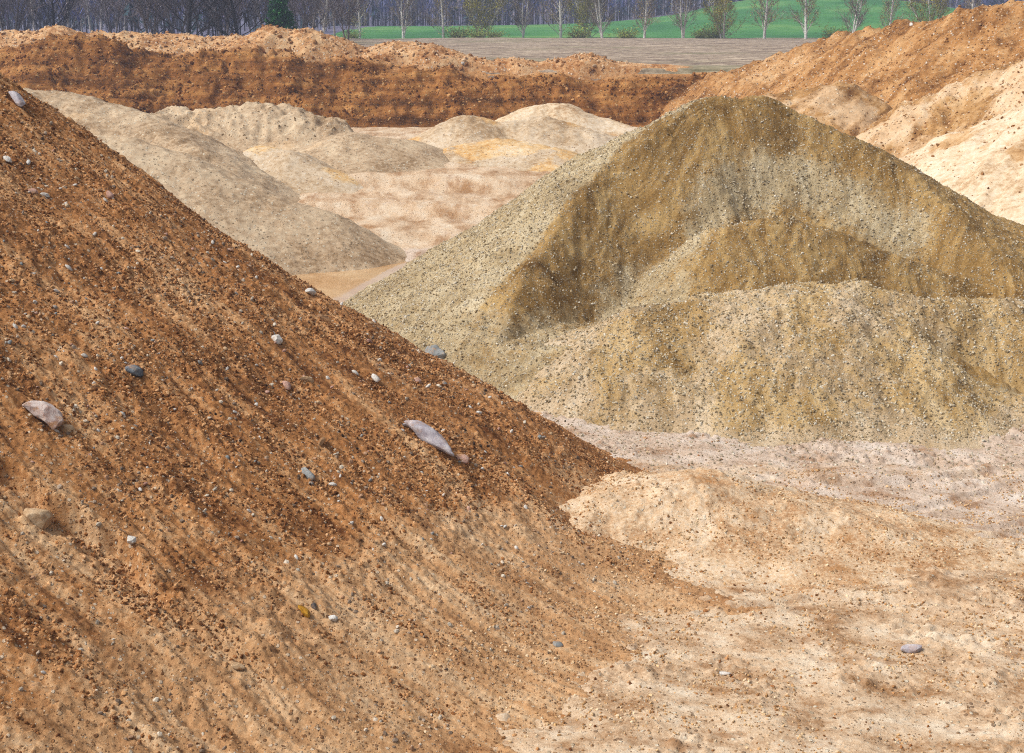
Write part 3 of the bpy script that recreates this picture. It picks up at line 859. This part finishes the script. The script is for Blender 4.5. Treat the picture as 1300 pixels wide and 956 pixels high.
MR = {
    'lilac': rock_mat('lilac_stone', (168, 158, 166), (196, 188, 192), (222, 216, 216)),
    'slate': rock_mat('slate_stone', (80, 88, 98), (118, 126, 134), (150, 152, 150)),
    'bluegrey': rock_mat('blue_grey_stone', (120, 124, 124), (156, 158, 156), (184, 184, 178)),
    'white': rock_mat('white_stone', (205, 196, 184), (232, 226, 216), (246, 242, 236)),
    'pink': rock_mat('pink_stone', (172, 128, 112), (206, 164, 146), (228, 196, 178)),
    'pinkwhite': rock_mat('pink_white_stone', (176, 140, 126), (220, 200, 190), (240, 230, 222)),
    'buff': rock_mat('buff_stone', (178, 140, 100), (212, 178, 138), (234, 208, 172)),
    'brown': rock_mat('brown_stone', (130, 96, 66), (162, 124, 88), (190, 152, 114)),
    'ochre': rock_mat('ochre_stone', (140, 96, 20), (186, 132, 36), (206, 158, 60)),
    'dark': rock_mat('dark_stone', (60, 56, 56), (86, 80, 78), (112, 104, 98)),
}
FULL = [T0, soil0, hump0, gfront0, gravel0]
DET = {0: T1, 1: soil1, 2: hump1, 3: gfront1, 4: gravel1}


def surf(x, y):
    x = np.array([x]); y = np.array([y])
    zs = [f(x, y)[0] for f in (T0, soil0, hump0, gfront0, gravel0)]
    i = int(np.argmax(zs)); return DET[i](x, y)[0]


def rock(name, px, py, ln, wd, ang, mat, label, cat, shape='round', th=.75, sink=.25, seed=1, group=None, fs=None, far=60):
    """ln, wd in photo pixels; ang = angle of the long axis, degrees down to the right"""
    a = math.radians(ang); dx, dy = math.cos(a) * ln / 2, math.sin(a) * ln / 2
    c = hit(px, py, fs or FULL, far); dep = c[1] / ray(px, py)[1]
    L = ln / 1800 * dep * (c[1] ** 2 + (CAMH - c[2]) ** 2) ** .5 / c[1] * .5; W = L * wd / ln
    zf = top
    e = .25
    gx = (top(np.array([c[0] + e]), np.array([c[1]]), fs or FULL)[0] - top(np.array([c[0] - e]), np.array([c[1]]), fs or FULL)[0]) / (2 * e)
    gy = (top(np.array([c[0]]), np.array([c[1] + e]), fs or FULL)[0] - top(np.array([c[0]]), np.array([c[1] - e]), fs or FULL)[0]) / (2 * e)
    n = np.array([-gx, -gy, 1.]); n /= np.linalg.norm(n)
    # long axis: image direction carried onto the slope plane
    d0, d1 = ray(px - dx, py - dy), ray(px + dx, py + dy)
    cam = np.array([0, 0, CAMH]); w = (c - cam) @ n
    p0 = cam + d0 * (w / (d0 @ n)); p1 = cam + d1 * (w / (d1 @ n))
    ax = p1 - p0; Lr = np.linalg.norm(ax) / 2; ax /= (2 * Lr)
    L = min(Lr, 1.25 * L)
    by = np.cross(n, ax)
    V = rockify(I4 if seed < 900 else I2, seed, 12 if shape != 'smooth' else 3, .66, .96, .05)
    if shape in ('horn', 'crescent'):
        q_ = (1.03 - np.clip(V[:, :1], -1, 1) ** 2) ** -.22; V = V * np.concatenate([np.ones_like(q_), q_, q_], 1)
    if shape == 'horn':
        t = (V[:, 0] + 1) / 2; s = 1.1 - .62 * t ** 1.2
        V = np.stack([V[:, 0], V[:, 1] * s + .28 * (1 - V[:, 0] ** 2) - .2, V[:, 2] * s], 1)
    if shape == 'crescent':
        V = np.stack([V[:, 0], V[:, 1] * (.8 + .2 * V[:, 0]) + .55 * (1 - V[:, 0] ** 2) - .3, V[:, 2]], 1)
    V = V * np.array([L, W, W * th])
    F = F4_ if seed < 900 else F2_
    base = np.array([c[0], c[1], surf(c[0], c[1]) if fs is None else c[2]])
    Wd = V @ np.stack([ax, by, n]) + base + n * (W * th * (.75 - 2 * sink))
    o = mesh_np(name, Wd, F, mat, None, tuple(float(v) for v in base), True)
    return tag(o, label, cat, group)


rock('boulder', 20, 133, 32, 15, 52, MR['lilac'], 'pale lilac slab-like boulder near the top of the red-brown heap', 'boulder', seed=31, sink=.1)
rock('boulder', 553, 457, 32, 20, 33, MR['bluegrey'], 'blue-grey oval boulder on the right edge of the red-brown heap', 'boulder', 'smooth', seed=32, sink=.1)
rock('boulder', 543, 565, 70, 28, 42, MR['lilac'], 'long pale lavender horn-shaped stone lying across the soil slope', 'boulder', 'horn', seed=33, sink=-.12)
rock('boulder', 170, 477, 26, 17, 22, MR['slate'], 'slate-blue rounded stone halfway down the red-brown heap', 'boulder', 'smooth', seed=34, sink=.1)
rock('boulder', 53, 541, 52, 33, 32, MR['pinkwhite'], 'large pinkish-white crescent boulder half buried at far left', 'boulder', 'crescent', seed=35, sink=0)
rock('stone', 86, 552, 18, 12, 10, MR['buff'], 'beige stone just right of the crescent boulder', 'stone', seed=36)
rock('boulder', 46, 655, 40, 34, 20, MR['buff'], 'large dusty beige boulder under the crust edge, lower left', 'boulder', seed=37, sink=.1)
rock('stone', 390, 603, 22, 14, 50, MR['bluegrey'], 'small blue-grey oval stone below and left of the horn-shaped stone', 'stone', 'smooth', seed=38)
rock('stone', 168, 706, 13, 12, 70, MR['white'], 'white round stone on the crust edge low on the soil slope', 'stone', seed=39, sink=.05)
rock('stone', 394, 374, 22, 12, 8, MR['white'], 'white angular stone near the skyline of the red-brown heap', 'stone', seed=40, sink=.1)
rock('boulder', 1158, 828, 32, 15, -4, MR['lilac'], 'pale grey flat boulder alone on the sandy floor, lower right', 'boulder', seed=41, sink=.2)
rock('stone', 350, 433, 15, 15, 80, MR['white'], 'chalky white stone above the small pink stone', 'stone', seed=42, sink=.1)
rock('stone', 476, 485, 14, 9, 55, MR['white'], 'white egg-shaped stone up the slope from the horn-shaped stone', 'stone', 'smooth', seed=43, sink=.05)
rock('stone', 588, 588, 20, 15, 45, MR['pink'], 'salmon stone just right of the tip of the horn-shaped stone', 'stone', seed=44)
rock('stone', 363, 491, 14, 12, 60, MR['pink'], 'small pink stone touching a buff curved one', 'stone', seed=45, sink=.1)
rock('stone', 389, 489, 20, 9, 14, MR['buff'], 'buff curved stone right of the small pink stone', 'stone', 'crescent', seed=46, sink=.1)
rock('stone', 386, 777, 20, 11, 50, MR['ochre'], 'mustard-yellow flaky stone at the foot of the soil heap', 'stone', seed=47, sink=.1)
rock('stone', 398, 773, 13, 7, 70, MR['dark'], 'dark stone leaning on the mustard-yellow one', 'stone', seed=48, sink=.1)
rock('stone', 423, 791, 13, 10, 10, MR['white'], 'white chalk stone right below the mustard-yellow one', 'stone', seed=49, sink=.1)
rock('stone', 408, 565, 17, 8, 110, MR['brown'], 'brown-grey stone standing on end above the small blue-grey stone', 'stone', seed=50, sink=.1)
rock('stone', 529, 482, 13, 10, 30, MR['pink'], 'dusky pink stone below the blue-grey oval boulder', 'stone', seed=51)
rock('stone', 411, 406, 24, 11, 30, MR['brown'], 'flattish brown stone under the white angular stone', 'stone', seed=52)
rock('stone', 42, 245, 14, 10, 10, MR['pink'], 'dull pink stone left of a white one near the top left edge', 'stone', seed=53)
rock('stone', 57, 247, 14, 8, 10, MR['white'], 'white stone right beside a dull pink one near the top left edge', 'stone', seed=54, sink=.1)
rock('stone', 9, 205, 12, 10, 40, MR['white'], 'white stone at the left frame edge under the lilac slab', 'stone', seed=55, sink=.1)
rock('stone', 140, 256, 12, 11, 40, MR['pink'], 'round pinkish-brown stone high on the upper left of the soil heap', 'stone', 'smooth', seed=56)
rock('stone', 708, 820, 15, 9, 5, MR['bluegrey'], 'grey stone in the streaked sand at bottom centre', 'stone', seed=57)
rock('stone', 301, 850, 20, 9, 10, MR['buff'], 'cream flat stone at the bottom of the soil run-out', 'stone', seed=58, sink=.1)
rock('stone', 918, 853, 22, 7, 3, MR['white'], 'thin white flat stone on the sand at the bottom right of centre', 'stone', seed=59, sink=.2)
rock('stone', 587, 81, 5, 5, 60, MR['white'], 'tiny white stone on top of the dark brown bank', 'stone', seed=60, sink=.0, fs=MACRO, far=125)
rock('stone', 1157, 33, 7, 6, 60, MR['white'], 'bluish-white stone high on the orange-brown spoil heap', 'stone', seed=61, sink=.0, fs=MACRO, far=125)

# many small pebbles, each its own object
small = [(252, 360), (301, 338), (433, 391), (472, 415), (608, 527), (597, 520), (377, 538), (124, 416), (155, 459), (167, 522), (156, 533), (221, 523), (254, 528), (178, 626), (275, 499),
         (284, 453), (298, 529), (485, 663), (418, 692), (669, 741), (672, 773), (56, 857), (65, 265), (88, 345), (45, 385), (70, 392), (85, 262), (120, 300), (210, 300), (150, 345), (245, 320),
         (270, 310), (285, 330), (325, 352), (345, 372), (18, 300), (20, 420), (8, 440), (12, 445), (108, 458), (140, 455), (126, 492), (120, 494), (60, 582), (640, 585), (690, 560), (505, 450), (565, 490)]
pr = [rockify(I2, 900 + k, 7) for k in range(5)]
pm = []
pcols = ['white', 'buff', 'pink', 'bluegrey', 'white']
for k in range(5):
    me = mesh_np('pebble', pr[k] * np.array([1.15, .9, .65]), F2_, MR[pcols[k]]); pm.append(me)
r = np.random.default_rng(99)
spots = [(a, b, r.uniform(4.2, 7.5)) for a, b in small]
tries = 0
while len(spots) < 270:
    a = r.uniform(0, 800); b = r.uniform(130, 720)
    if b < 125 + a * .575 + 14: continue
    if b > 640 and a < 300: continue
    spots.append((a, b, 3.2 + 4.5 * r.random() ** 2.5))
spot_xyz = [hit(a, b, [T0, soil0]) for a, b, s in spots]
X_ = np.array([p[0] for p in spot_xyz]); Y_ = np.array([p[1] for p in spot_xyz]); Z_ = soil1(X_, Y_)
cnt = 0
names = {'white': 'white', 'buff': 'buff', 'pink': 'pink', 'bluegrey': 'grey'}
for i, (a, b, s) in enumerate(spots):
    k = int(r.integers(0, 5)) if i > 20 else (0 if i % 3 else 1)
    o = pm[k].copy(); COL.objects.link(o)
    sc_ = s / 1800 * Y_[i] * .55
    o.location = (X_[i], Y_[i], Z_[i] + sc_ * .12); o.rotation_euler = (r.uniform(-.5, .5), r.uniform(.2, .9), r.uniform(0, 6.28)); o.scale = (sc_ * r.uniform(.9, 1.3), sc_, sc_)
    tag(o, 'small %s pebble on the red-brown soil slope' % names[pcols[k]], 'pebble', 'small %s pebbles on the red-brown soil heap' % names[pcols[k]])
for o in pm: bpy.data.objects.remove(o)


# ------------------------------------------------------------------ trees
class Tubes:
    def __init__(s): s.V = []; s.F = []; s.C = []; s.nv = 0

    def tube(s, pts, rad, k, col):
        pts = np.asarray(pts, float); n = len(pts)
        a = np.linspace(0, 2 * math.pi, k, endpoint=False)
        for i in range(n):
            d = pts[min(i + 1, n - 1)] - pts[max(i - 1, 0)]; d /= np.linalg.norm(d) + 1e-9
            u = np.cross(d, [.31, .17, .93] if abs(d[2]) < .9 else [1, .1, 0]); u /= np.linalg.norm(u); w = np.cross(d, u)
            s.V.append(pts[i] + rad[i] * (np.cos(a)[:, None] * u + np.sin(a)[:, None] * w))
            s.C.append(np.tile(col, (k, 1)))
        for i in range(n - 1):
            for j in range(k):
                p = s.nv + i * k + j; q = s.nv + i * k + (j + 1) % k
                s.F.append([p, q, q + k, p + k])
        s.nv += n * k

    def quad(s, p, u, w, col):
        s.V.append(np.array([p - u - w, p + u - w, p + u + w, p - u + w])); s.C.append(np.tile(col, (4, 1)))
        s.F.append([s.nv, s.nv + 1, s.nv + 2, s.nv + 3]); s.nv += 4

    def build(s, name, mat, parent=None, loc=(0, 0, 0)):
        V = np.vstack(s.V); C = np.vstack(s.C); C = np.concatenate([C, np.ones((len(C), 1))], 1)
        return mesh_np(name, V, np.array(s.F), mat, parent, loc, True, {'col': ('FLOAT_COLOR', 'POINT', C)})


M_BARK = attr_mat('tree_bark_mat', .85, 6, .3, .2)
M_TWIG = attr_mat('tree_twig_mat', .9, 2, .2, .1)


def lin(c): return np.array(s2l(c)) * K


def bent(p, d, L, r, n=4, wob=.12, up=.0):
    pts = [np.array(p, float)]; d = np.array(d, float); d /= np.linalg.norm(d)
    for i in range(n):
        d = d + r.normal(0, wob, 3) + np.array([0, 0, up]); d /= np.linalg.norm(d)
        pts.append(pts[-1] + d * L / n)
    return np.array(pts)


def tree(name, seed, H, trunk_r, bark, twig, buds, nl, lo, spread, uplift, stems=1, nb=160, twr=.022, root=None, droop=0, dens=1.):
    r = np.random.default_rng(seed)
    root = bpy.data.objects.new(name, None); COL.objects.link(root)
    t = Tubes(); c = Tubes()
    for s in range(stems):
        lean = r.normal(0, .04 if stems == 1 else .22, 2)
        tr = bent((r.normal(0, .1) * (stems > 1), r.normal(0, .1) * (stems > 1), -.3), (lean[0], lean[1], 1), H * (1 if s == 0 else r.uniform(.7, .95)), r, 9, .035, .03)
        tr_r = trunk_r * (1 if stems == 1 else .7) * np.linspace(1, .12, 10)
        t.tube(tr, tr_r, 6, lin(bark))
        for i in range(nl):
            f = lo + (1 - lo) * (i + r.random()) / nl
            q = f * 9; k = min(int(q), 8); p = tr[k] + (tr[k + 1] - tr[k]) * (q - k)
            az = r.uniform(0, 6.283); L = spread * (1 - f) ** .6 * r.uniform(.7, 1.15) + .5
            d = np.array([math.cos(az), math.sin(az), uplift + .4 * f])
            br = bent(p, d, L, r, 4, .13, .10)
            lr = max(trunk_r * .26 * (1 - f * .6), .03)
            t.tube(br, np.linspace(lr, .02, 5), 4, lin(bark) * r.uniform(.55, .95))
            for j in range(int(7 * dens)):
                g = r.uniform(.2, 1) * 4; kk = min(int(g), 3); pp = br[kk] + (br[kk + 1] - br[kk]) * (g - kk)
                dd = (br[kk + 1] - br[kk]); dd /= np.linalg.norm(dd); dd = dd + r.normal(0, .5, 3) + [0, 0, .25 - droop]
                L2 = L * r.uniform(.22, .5)
                b2 = bent(pp, dd, L2, r, 3, .15, .05 - droop * .2)
                cc = lin(twig) * r.uniform(.7, 1.3)
                c.tube(b2, np.linspace(twr * 1.2, twr * .6, 4), 3, cc)
                for h in range(int(3 * dens)):
                    p3 = b2[r.integers(1, 4)]; d3 = dd / np.linalg.norm(dd) + r.normal(0, .55, 3) + [0, 0, .2 - droop]
                    c.tube(bent(p3, d3, L2 * r.uniform(.4, .8), r, 2, .1), [twr * .8, twr * .6, twr * .4], 3, cc)
                    for _ in range(int(nb / 100)):
                        w = r.normal(0, 1, (2, 3)); w /= np.linalg.norm(w, axis=1)[:, None]
                        c.quad(p3 + r.normal(0, .28, 3), w[0] * .07, w[1] * .045, (lin(buds) if r.random() < .6 else cc) * r.uniform(.7, 1.3))
    t.build('trunk', M_BARK, root); c.build('crown', M_TWIG, root)
    return root


def copy_tree(o, loc, rz, s):
    c = o.copy(); COL.objects.link(c); c.location = loc; c.rotation_euler = (0, 0, rz); c.scale = (s, s, s * 1.0)
    for ch in list(o.children):
        d = ch.copy(); COL.objects.link(d); d.parent = c
    return c


def drop(o):
    for ch in list(o.children): bpy.data.objects.remove(ch)
    bpy.data.objects.remove(o)


BW = (244, 240, 232)
B1 = [tree('birch_tree', 11, 13, .24, BW, (150, 128, 104), (176, 160, 70), 40, .04, 3.9, .8, 1, 300, .022),
      tree('birch_tree', 12, 14, .24, BW, (132, 114, 104), (150, 136, 70), 28, .05, 3.6, .9, 2, 260, .022),
      tree('birch_tree', 13, 12, .22, BW, (156, 144, 80), (190, 186, 56), 24, .03, 3.8, .8, 3, 500, .024)]


def base_at(px, D):
    x = (px - 650) / 1800 * D * (CT + (CAMH - FIELD) / D * ST)
    return (x, D, float(T0(np.array([x]), np.array([D]))[0]) - .1)


bir = [(408, 228, 1, 'birch right of the dark spruce behind the twin-peaked heap'), (457, 250, 0, 'first slim white birch left of the ploughed field'),
       (511, 247, 1, 'forked white birch above the gently domed spoil heap'), (563, 249, 0, 'white birch left of the green-budded clump'),
       (611, 251, 2, 'multi-stemmed birch clump in yellow-green bud, centre left'), (664, 250, 1, 'bare white birch right of the green-budded clump'),
       (712, 252, 0, 'straight birch with a brownish crown at frame centre'), (748, 258, 2, 'small olive-budded birch right of the frame centre'),
       (766, 250, 1, 'forked birch standing left of the green hill'), (818, 248, 0, 'slim white birch before the left end of the green hill'),
       (868, 246, 1, 'purplish-twigged birch before the green hill, leftmost there with two stems'), (918, 246, 2, 'olive-budded multi-stemmed birch before the green hill'),
       (970, 245, 0, 'tall white birch before the middle of the green hill'), (1023, 243, 0, 'thin birch rising just over the edge of the spoil heap'),
       (1080, 240, 1, 'bushy forked birch behind the orange-brown spoil heap'), (1128, 238, 0, 'brown-twigged birch behind the spoil heap crest'),
       (1180, 240, 2, 'dense budding birch behind the spoil heap crest'), (1234, 238, 0, 'last birch before the upper right corner')]
TREE_R = np.random.default_rng(5)
for px, D, k, lab in bir:
    o = copy_tree(B1[k], base_at(px, D), TREE_R.uniform(0, 6.28), TREE_R.uniform(.9, 1.12)); tag(o, lab, 'birch tree', 'birches in a row along the field edge')
for o in B1: drop(o)

DARK = (58, 52, 54)
D1 = [tree('bare_tree', 31, 13, .30, DARK, (70, 62, 66), (90, 84, 60), 30, .06, 6.0, .75, 1, 30, .028, dens=1.5),
      tree('bare_tree', 32, 14, .2, (112, 102, 98), (126, 114, 116), (110, 104, 80), 26, .1, 3.8, 1.2, 2, 30, .026, dens=1.3),
      tree('bare_tree', 33, 13, .17, (196, 188, 182), (138, 124, 120), (120, 110, 80), 26, .12, 3.4, 1.3, 1, 30, .026, dens=1.3)]
thick = [(240, 150, 0, 1.0, 'broad blackish bare tree with low spreading limbs behind the spoil ridge'), (303, 152, 0, .8, 'dark fan-shaped bare tree left of the spruce'),
         (196, 156, 1, 1.0, 'dark bare tree left of the broad blackish one'), (70, 160, 0, .75, 'dark bare tree above the small peak of the long spoil ridge'), (12, 158, 1, 1., 'dark bare tree at the upper left corner')]
for px, D, k, s, lab in thick:
    b = base_at(px, D); o = copy_tree(D1[k], b, TREE_R.uniform(0, 6.28), s); tag(o, lab, 'bare tree', 'bare trees behind the long spoil ridge')
for i, px in enumerate([-30, 28, 46, 88, 105, 117, 129, 143, 159, 172, 214, 262, 278, 322, 338, 378, 392, 425, 440, -8, 60, 224, 286]):
    D = TREE_R.uniform(165, 235); k = 2 if px in (105, 117, 129, 159, 88, 425, 46) else 1
    o = copy_tree(D1[k], base_at(px, D), TREE_R.uniform(0, 6.28), TREE_R.uniform(.9, 1.2))
    tag(o, 'pale-stemmed slim bare tree in the thicket at upper left' if k == 2 else 'grey-brown slim bare tree in the thicket at upper left', 'bare tree', 'pale-stemmed trees of the upper left thicket' if k == 2 else 'grey-brown trees of the upper left thicket')
for o in D1: drop(o)


# spruce
def spruce():
    r = np.random.default_rng(3); root = bpy.data.objects.new('spruce_tree', None); COL.objects.link(root)
    t = Tubes(); c = Tubes(); H = 7.0
    t.tube([(0, 0, -.3), (0, 0, 3), (.03, 0, H)], [.14, .09, .02], 6, lin((90, 70, 56)))
    for i in range(210):
        f = (i + r.random()) / 210; z = .25 + f * (H - .3); L = 2.0 * (1 - f) ** .8 * r.uniform(.7, 1.1) + .1
        az = r.uniform(0, 6.283); d = np.array([math.cos(az), math.sin(az), .25 - .1 * (1 - f)])
        br = bent((0, 0, z), d, L, r, 4, .06, .02)
        c.tube(br, [.03, .025, .02, .015, .01], 3, lin((40, 60, 36)))
        for j in range(int(8 + 34 * L)):
            g = r.uniform(.15, 1) * 4; k = min(int(g), 3); p = br[k] + (br[k + 1] - br[k]) * (g - k)
            u = r.normal(0, 1, 3) + d * .8; u /= np.linalg.norm(u); w = np.cross(u, r.normal(0, 1, 3)); w /= np.linalg.norm(w)
            c.quad(p + u * .1 + r.normal(0, .05, 3), u * .14, w * .035, lin((40, 104, 50) if r.random() < .8 else (84, 140, 66)) * r.uniform(.6, 1.3))
    t.build('trunk', M_BARK, root); c.build('crown', M_TWIG, root)
    return root


sp = spruce(); sp.location = base_at(357, 150); sp.scale = (1, 1, 1)
tag(sp, 'dark green spruce among the bare trees behind the twin-peaked heap', 'spruce tree')
s2 = copy_tree(sp, base_at(337, 152), 2, .32); tag(s2, 'little green spruce at the left foot of the big spruce', 'spruce tree')
s3 = copy_tree(sp, base_at(377, 151), 4, .30); tag(s3, 'little green spruce at the right foot of the big spruce', 'spruce tree')


# olive bushes along the field edge
def bush(seed):
    r = np.random.default_rng(seed); c = Tubes()
    for i in range(90):
        az = r.uniform(0, 6.283); d = np.array([math.cos(az) * .7, math.sin(az) * .7, 1]); L = r.uniform(1.2, 2.6)
        br = bent((r.normal(0, .4), r.normal(0, .4), -.1), d, L, r, 3, .2)
        c.tube(br, [.025, .02, .018, .01], 3, lin((150, 150, 90)))
        for j in range(6):
            p = br[r.integers(1, 4)] + r.normal(0, .25, 3); w = r.normal(0, 1, (2, 3)); w /= np.linalg.norm(w, axis=1)[:, None]
            c.quad(p, w[0] * .09, w[1] * .06, lin((160, 176, 84)) * r.uniform(.7, 1.3))
    return c.build('budding_bush', M_TWIG)


bs = bush(4)
for i, px in enumerate([448, 582, 606, 628, 735, 796, 890, 905, 1060]):
    o = bs if i == 0 else bs.copy()
    if i: COL.objects.link(o)
    o.location = base_at(px, 246 + 3 * math.sin(i * 2.1)); o.rotation_euler = (0, 0, i * 1.3); s = .7 + .5 * ((i * 37) % 10) / 10; o.scale = (s * 1.5, s * 1.5, s)
    tag(o, 'low olive budding bush under the row of birches', 'bush', 'bushes under the row of birches')


# far wood as one mass
def wood():
    r = np.random.default_rng(77); n = 2600
    V = []; C = []; F = []; nv = 0
    ks = r.integers(0, 100, n)
    for i in range(n):
        px = r.uniform(-160, 1460)
        x0 = (px - 650) / 1800
        D = 345 + 200 * r.random() ** 1.5
        if px < 430 and r.random() < .25: D = r.uniform(205, 345)
        x = x0 * D
        w = float(WOOD(np.array([x]))[0])
        if D < w + 4: D = w + 4 + 60 * r.random(); x = x0 * D
        z = float(T0(np.array([x]), np.array([D]))[0]); H = r.uniform(12, 20)
        con = ks[i] < 9
        base = np.array([x, D, z])
        if con:
            col = lin((60, 84, 92)); m = 60
            f = r.random(m); az = r.uniform(0, 6.283, m); L = 2.6 * (1 - f) + .3
            p = base + np.stack([np.cos(az) * L * .5, np.sin(az) * L * .5, 1 + f * (H - 1)], 1)
            e = np.stack([np.cos(az) * L * .6, np.sin(az) * L * .6, -.25 * L], 1); wv = np.stack([-np.sin(az), np.cos(az), 0 * az], 1) * .35
            q = np.stack([p - e, p + e - wv, p + e + wv], 1)
            cc = np.tile(col, (m, 1)) * r.uniform(.7, 1.3, (m, 1))
        else:
            pal = [(136, 142, 200), (164, 152, 188), (120, 130, 196), (184, 168, 176)][ks[i] % 4]; m = 46  # twig colours with the blue haze of distant air painted in
            f = r.random(m) ** .8; az = r.uniform(0, 6.283, m); L = r.uniform(2, 4.4, m) * (1 - .5 * f)
            p = base + np.stack([0 * f, 0 * f, H * (.15 + .7 * f)], 1)
            e = np.stack([np.cos(az) * L * .6, np.sin(az) * L * .6, L * 1.0], 1)
            wv = np.stack([-np.sin(az), np.cos(az), 0 * az], 1) * r.uniform(.05, .12, (m, 1))
            q = np.stack([p - wv * 2, p + wv * 2, p + e], 1)
            cc = np.tile(lin(pal), (m, 1)) * r.uniform(.7, 1.25, (m, 1))
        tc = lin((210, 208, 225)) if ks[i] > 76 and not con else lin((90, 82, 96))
        tw = .14
        tq = np.array([[base - [tw, 0, 0], base + [tw, 0, 0], base + [0, 0, H]], [base - [0, tw, 0], base + [0, tw, 0], base + [0, 0, H]]])
        q = np.concatenate([q, tq]); cc = np.concatenate([cc, [tc, tc]])
        V.append(q.reshape(-1, 3)); C.append(np.repeat(cc, 3, 0))
    V = np.vstack(V); C = np.vstack(C); F = np.arange(len(V)).reshape(-1, 3)
    o = mesh_np('far_wood', V, F, M_TWIG, None, (0, 345, 5), False, {'col': ('FLOAT_COLOR', 'POINT', np.concatenate([C, np.ones((len(C), 1))], 1))})
    tag(o, 'hazy purple-grey leafless wood behind the field and green hill', 'wood', kind='stuff')


wood()

# ------------------------------------------------------------------ haze
HAZE = .0006
if HAZE:
    m = bpy.data.materials.new('haze_air'); m.use_nodes = True; t = m.node_tree; t.nodes.clear()
    o_ = t.nodes.new('ShaderNodeOutputMaterial'); v = t.nodes.new('ShaderNodeVolumePrincipled')
    v.inputs['Color'].default_value = (.66, .76, 1, 1); v.inputs['Density'].default_value = HAZE; v.inputs['Anisotropy'].default_value = .2
    t.links.new(v.outputs[0], o_.inputs['Volume'])
    x0, x1, y0, y1, z0, z1 = -1800, 1800, -60, 2700, -4, 75
    V = np.array([(x, y, z) for z in (z0, z1) for y in (y0, y1) for x in (x0, x1)], float)
    F = np.array([[0, 2, 3, 1], [4, 5, 7, 6], [0, 1, 5, 4], [2, 6, 7, 3], [0, 4, 6, 2], [1, 3, 7, 5]])
    tag(mesh_np('haze', V, F, m, None, (0, 0, 0), False), 'thin bluish air over the whole pit and fields', 'haze', kind='stuff')

# ------------------------------------------------------------------ light, sky, camera
EL, AZ = 50, -68       # sun to the left, slightly behind the camera side
wd = bpy.data.worlds.new('World'); sc.world = wd; wd.use_nodes = True; nt = wd.node_tree
sky = nt.nodes.new('ShaderNodeTexSky'); sky.sky_type = 'NISHITA'; sky.sun_disc = False
sky.sun_elevation = math.radians(EL)
sd = Vector((-math.cos(math.radians(EL)) * .96, -math.cos(math.radians(EL)) * .22, math.sin(math.radians(EL)))).normalized()
sky.sun_rotation = math.atan2(sd.x, sd.y); sky.dust_density = 4; sky.air_density = 1
hs = nt.nodes.new('ShaderNodeHueSaturation'); hs.inputs['Saturation'].default_value = .38
nt.links.new(sky.outputs[0], hs.inputs['Color']); bg = nt.nodes['Background']; nt.links.new(hs.outputs[0], bg.inputs[0]); bg.inputs[1].default_value = .12
L = bpy.data.lights.new('sun', 'SUN'); L.energy = 2.6; L.angle = math.radians(16); L.color = (1, .97, .92)
lo = bpy.data.objects.new('sun', L); COL.objects.link(lo); lo.rotation_euler = (-sd).to_track_quat('-Z', 'Y').to_euler()

cam = bpy.data.cameras.new('camera'); co = bpy.data.objects.new('camera', cam); COL.objects.link(co); sc.camera = co
cam.sensor_width = 36; cam.lens = 36 * 1800 / 1300; cam.clip_end = 6000; cam.clip_start = .1
co.location = (0, 0, CAMH); co.rotation_euler = (math.pi / 2 - TH, 0, 0)

sc.view_settings.view_transform = 'Standard'; sc.view_settings.look = 'None'; sc.view_settings.gamma = 1
sc.view_settings.exposure = 0.48
sc.render.engine = 'CYCLES'; sc.cycles.max_bounces = 5; sc.cycles.diffuse_bounces = 3; sc.cycles.volume_bounces = 0
sc.cycles.use_denoising = False; sc.cycles.filter_width = 1.1
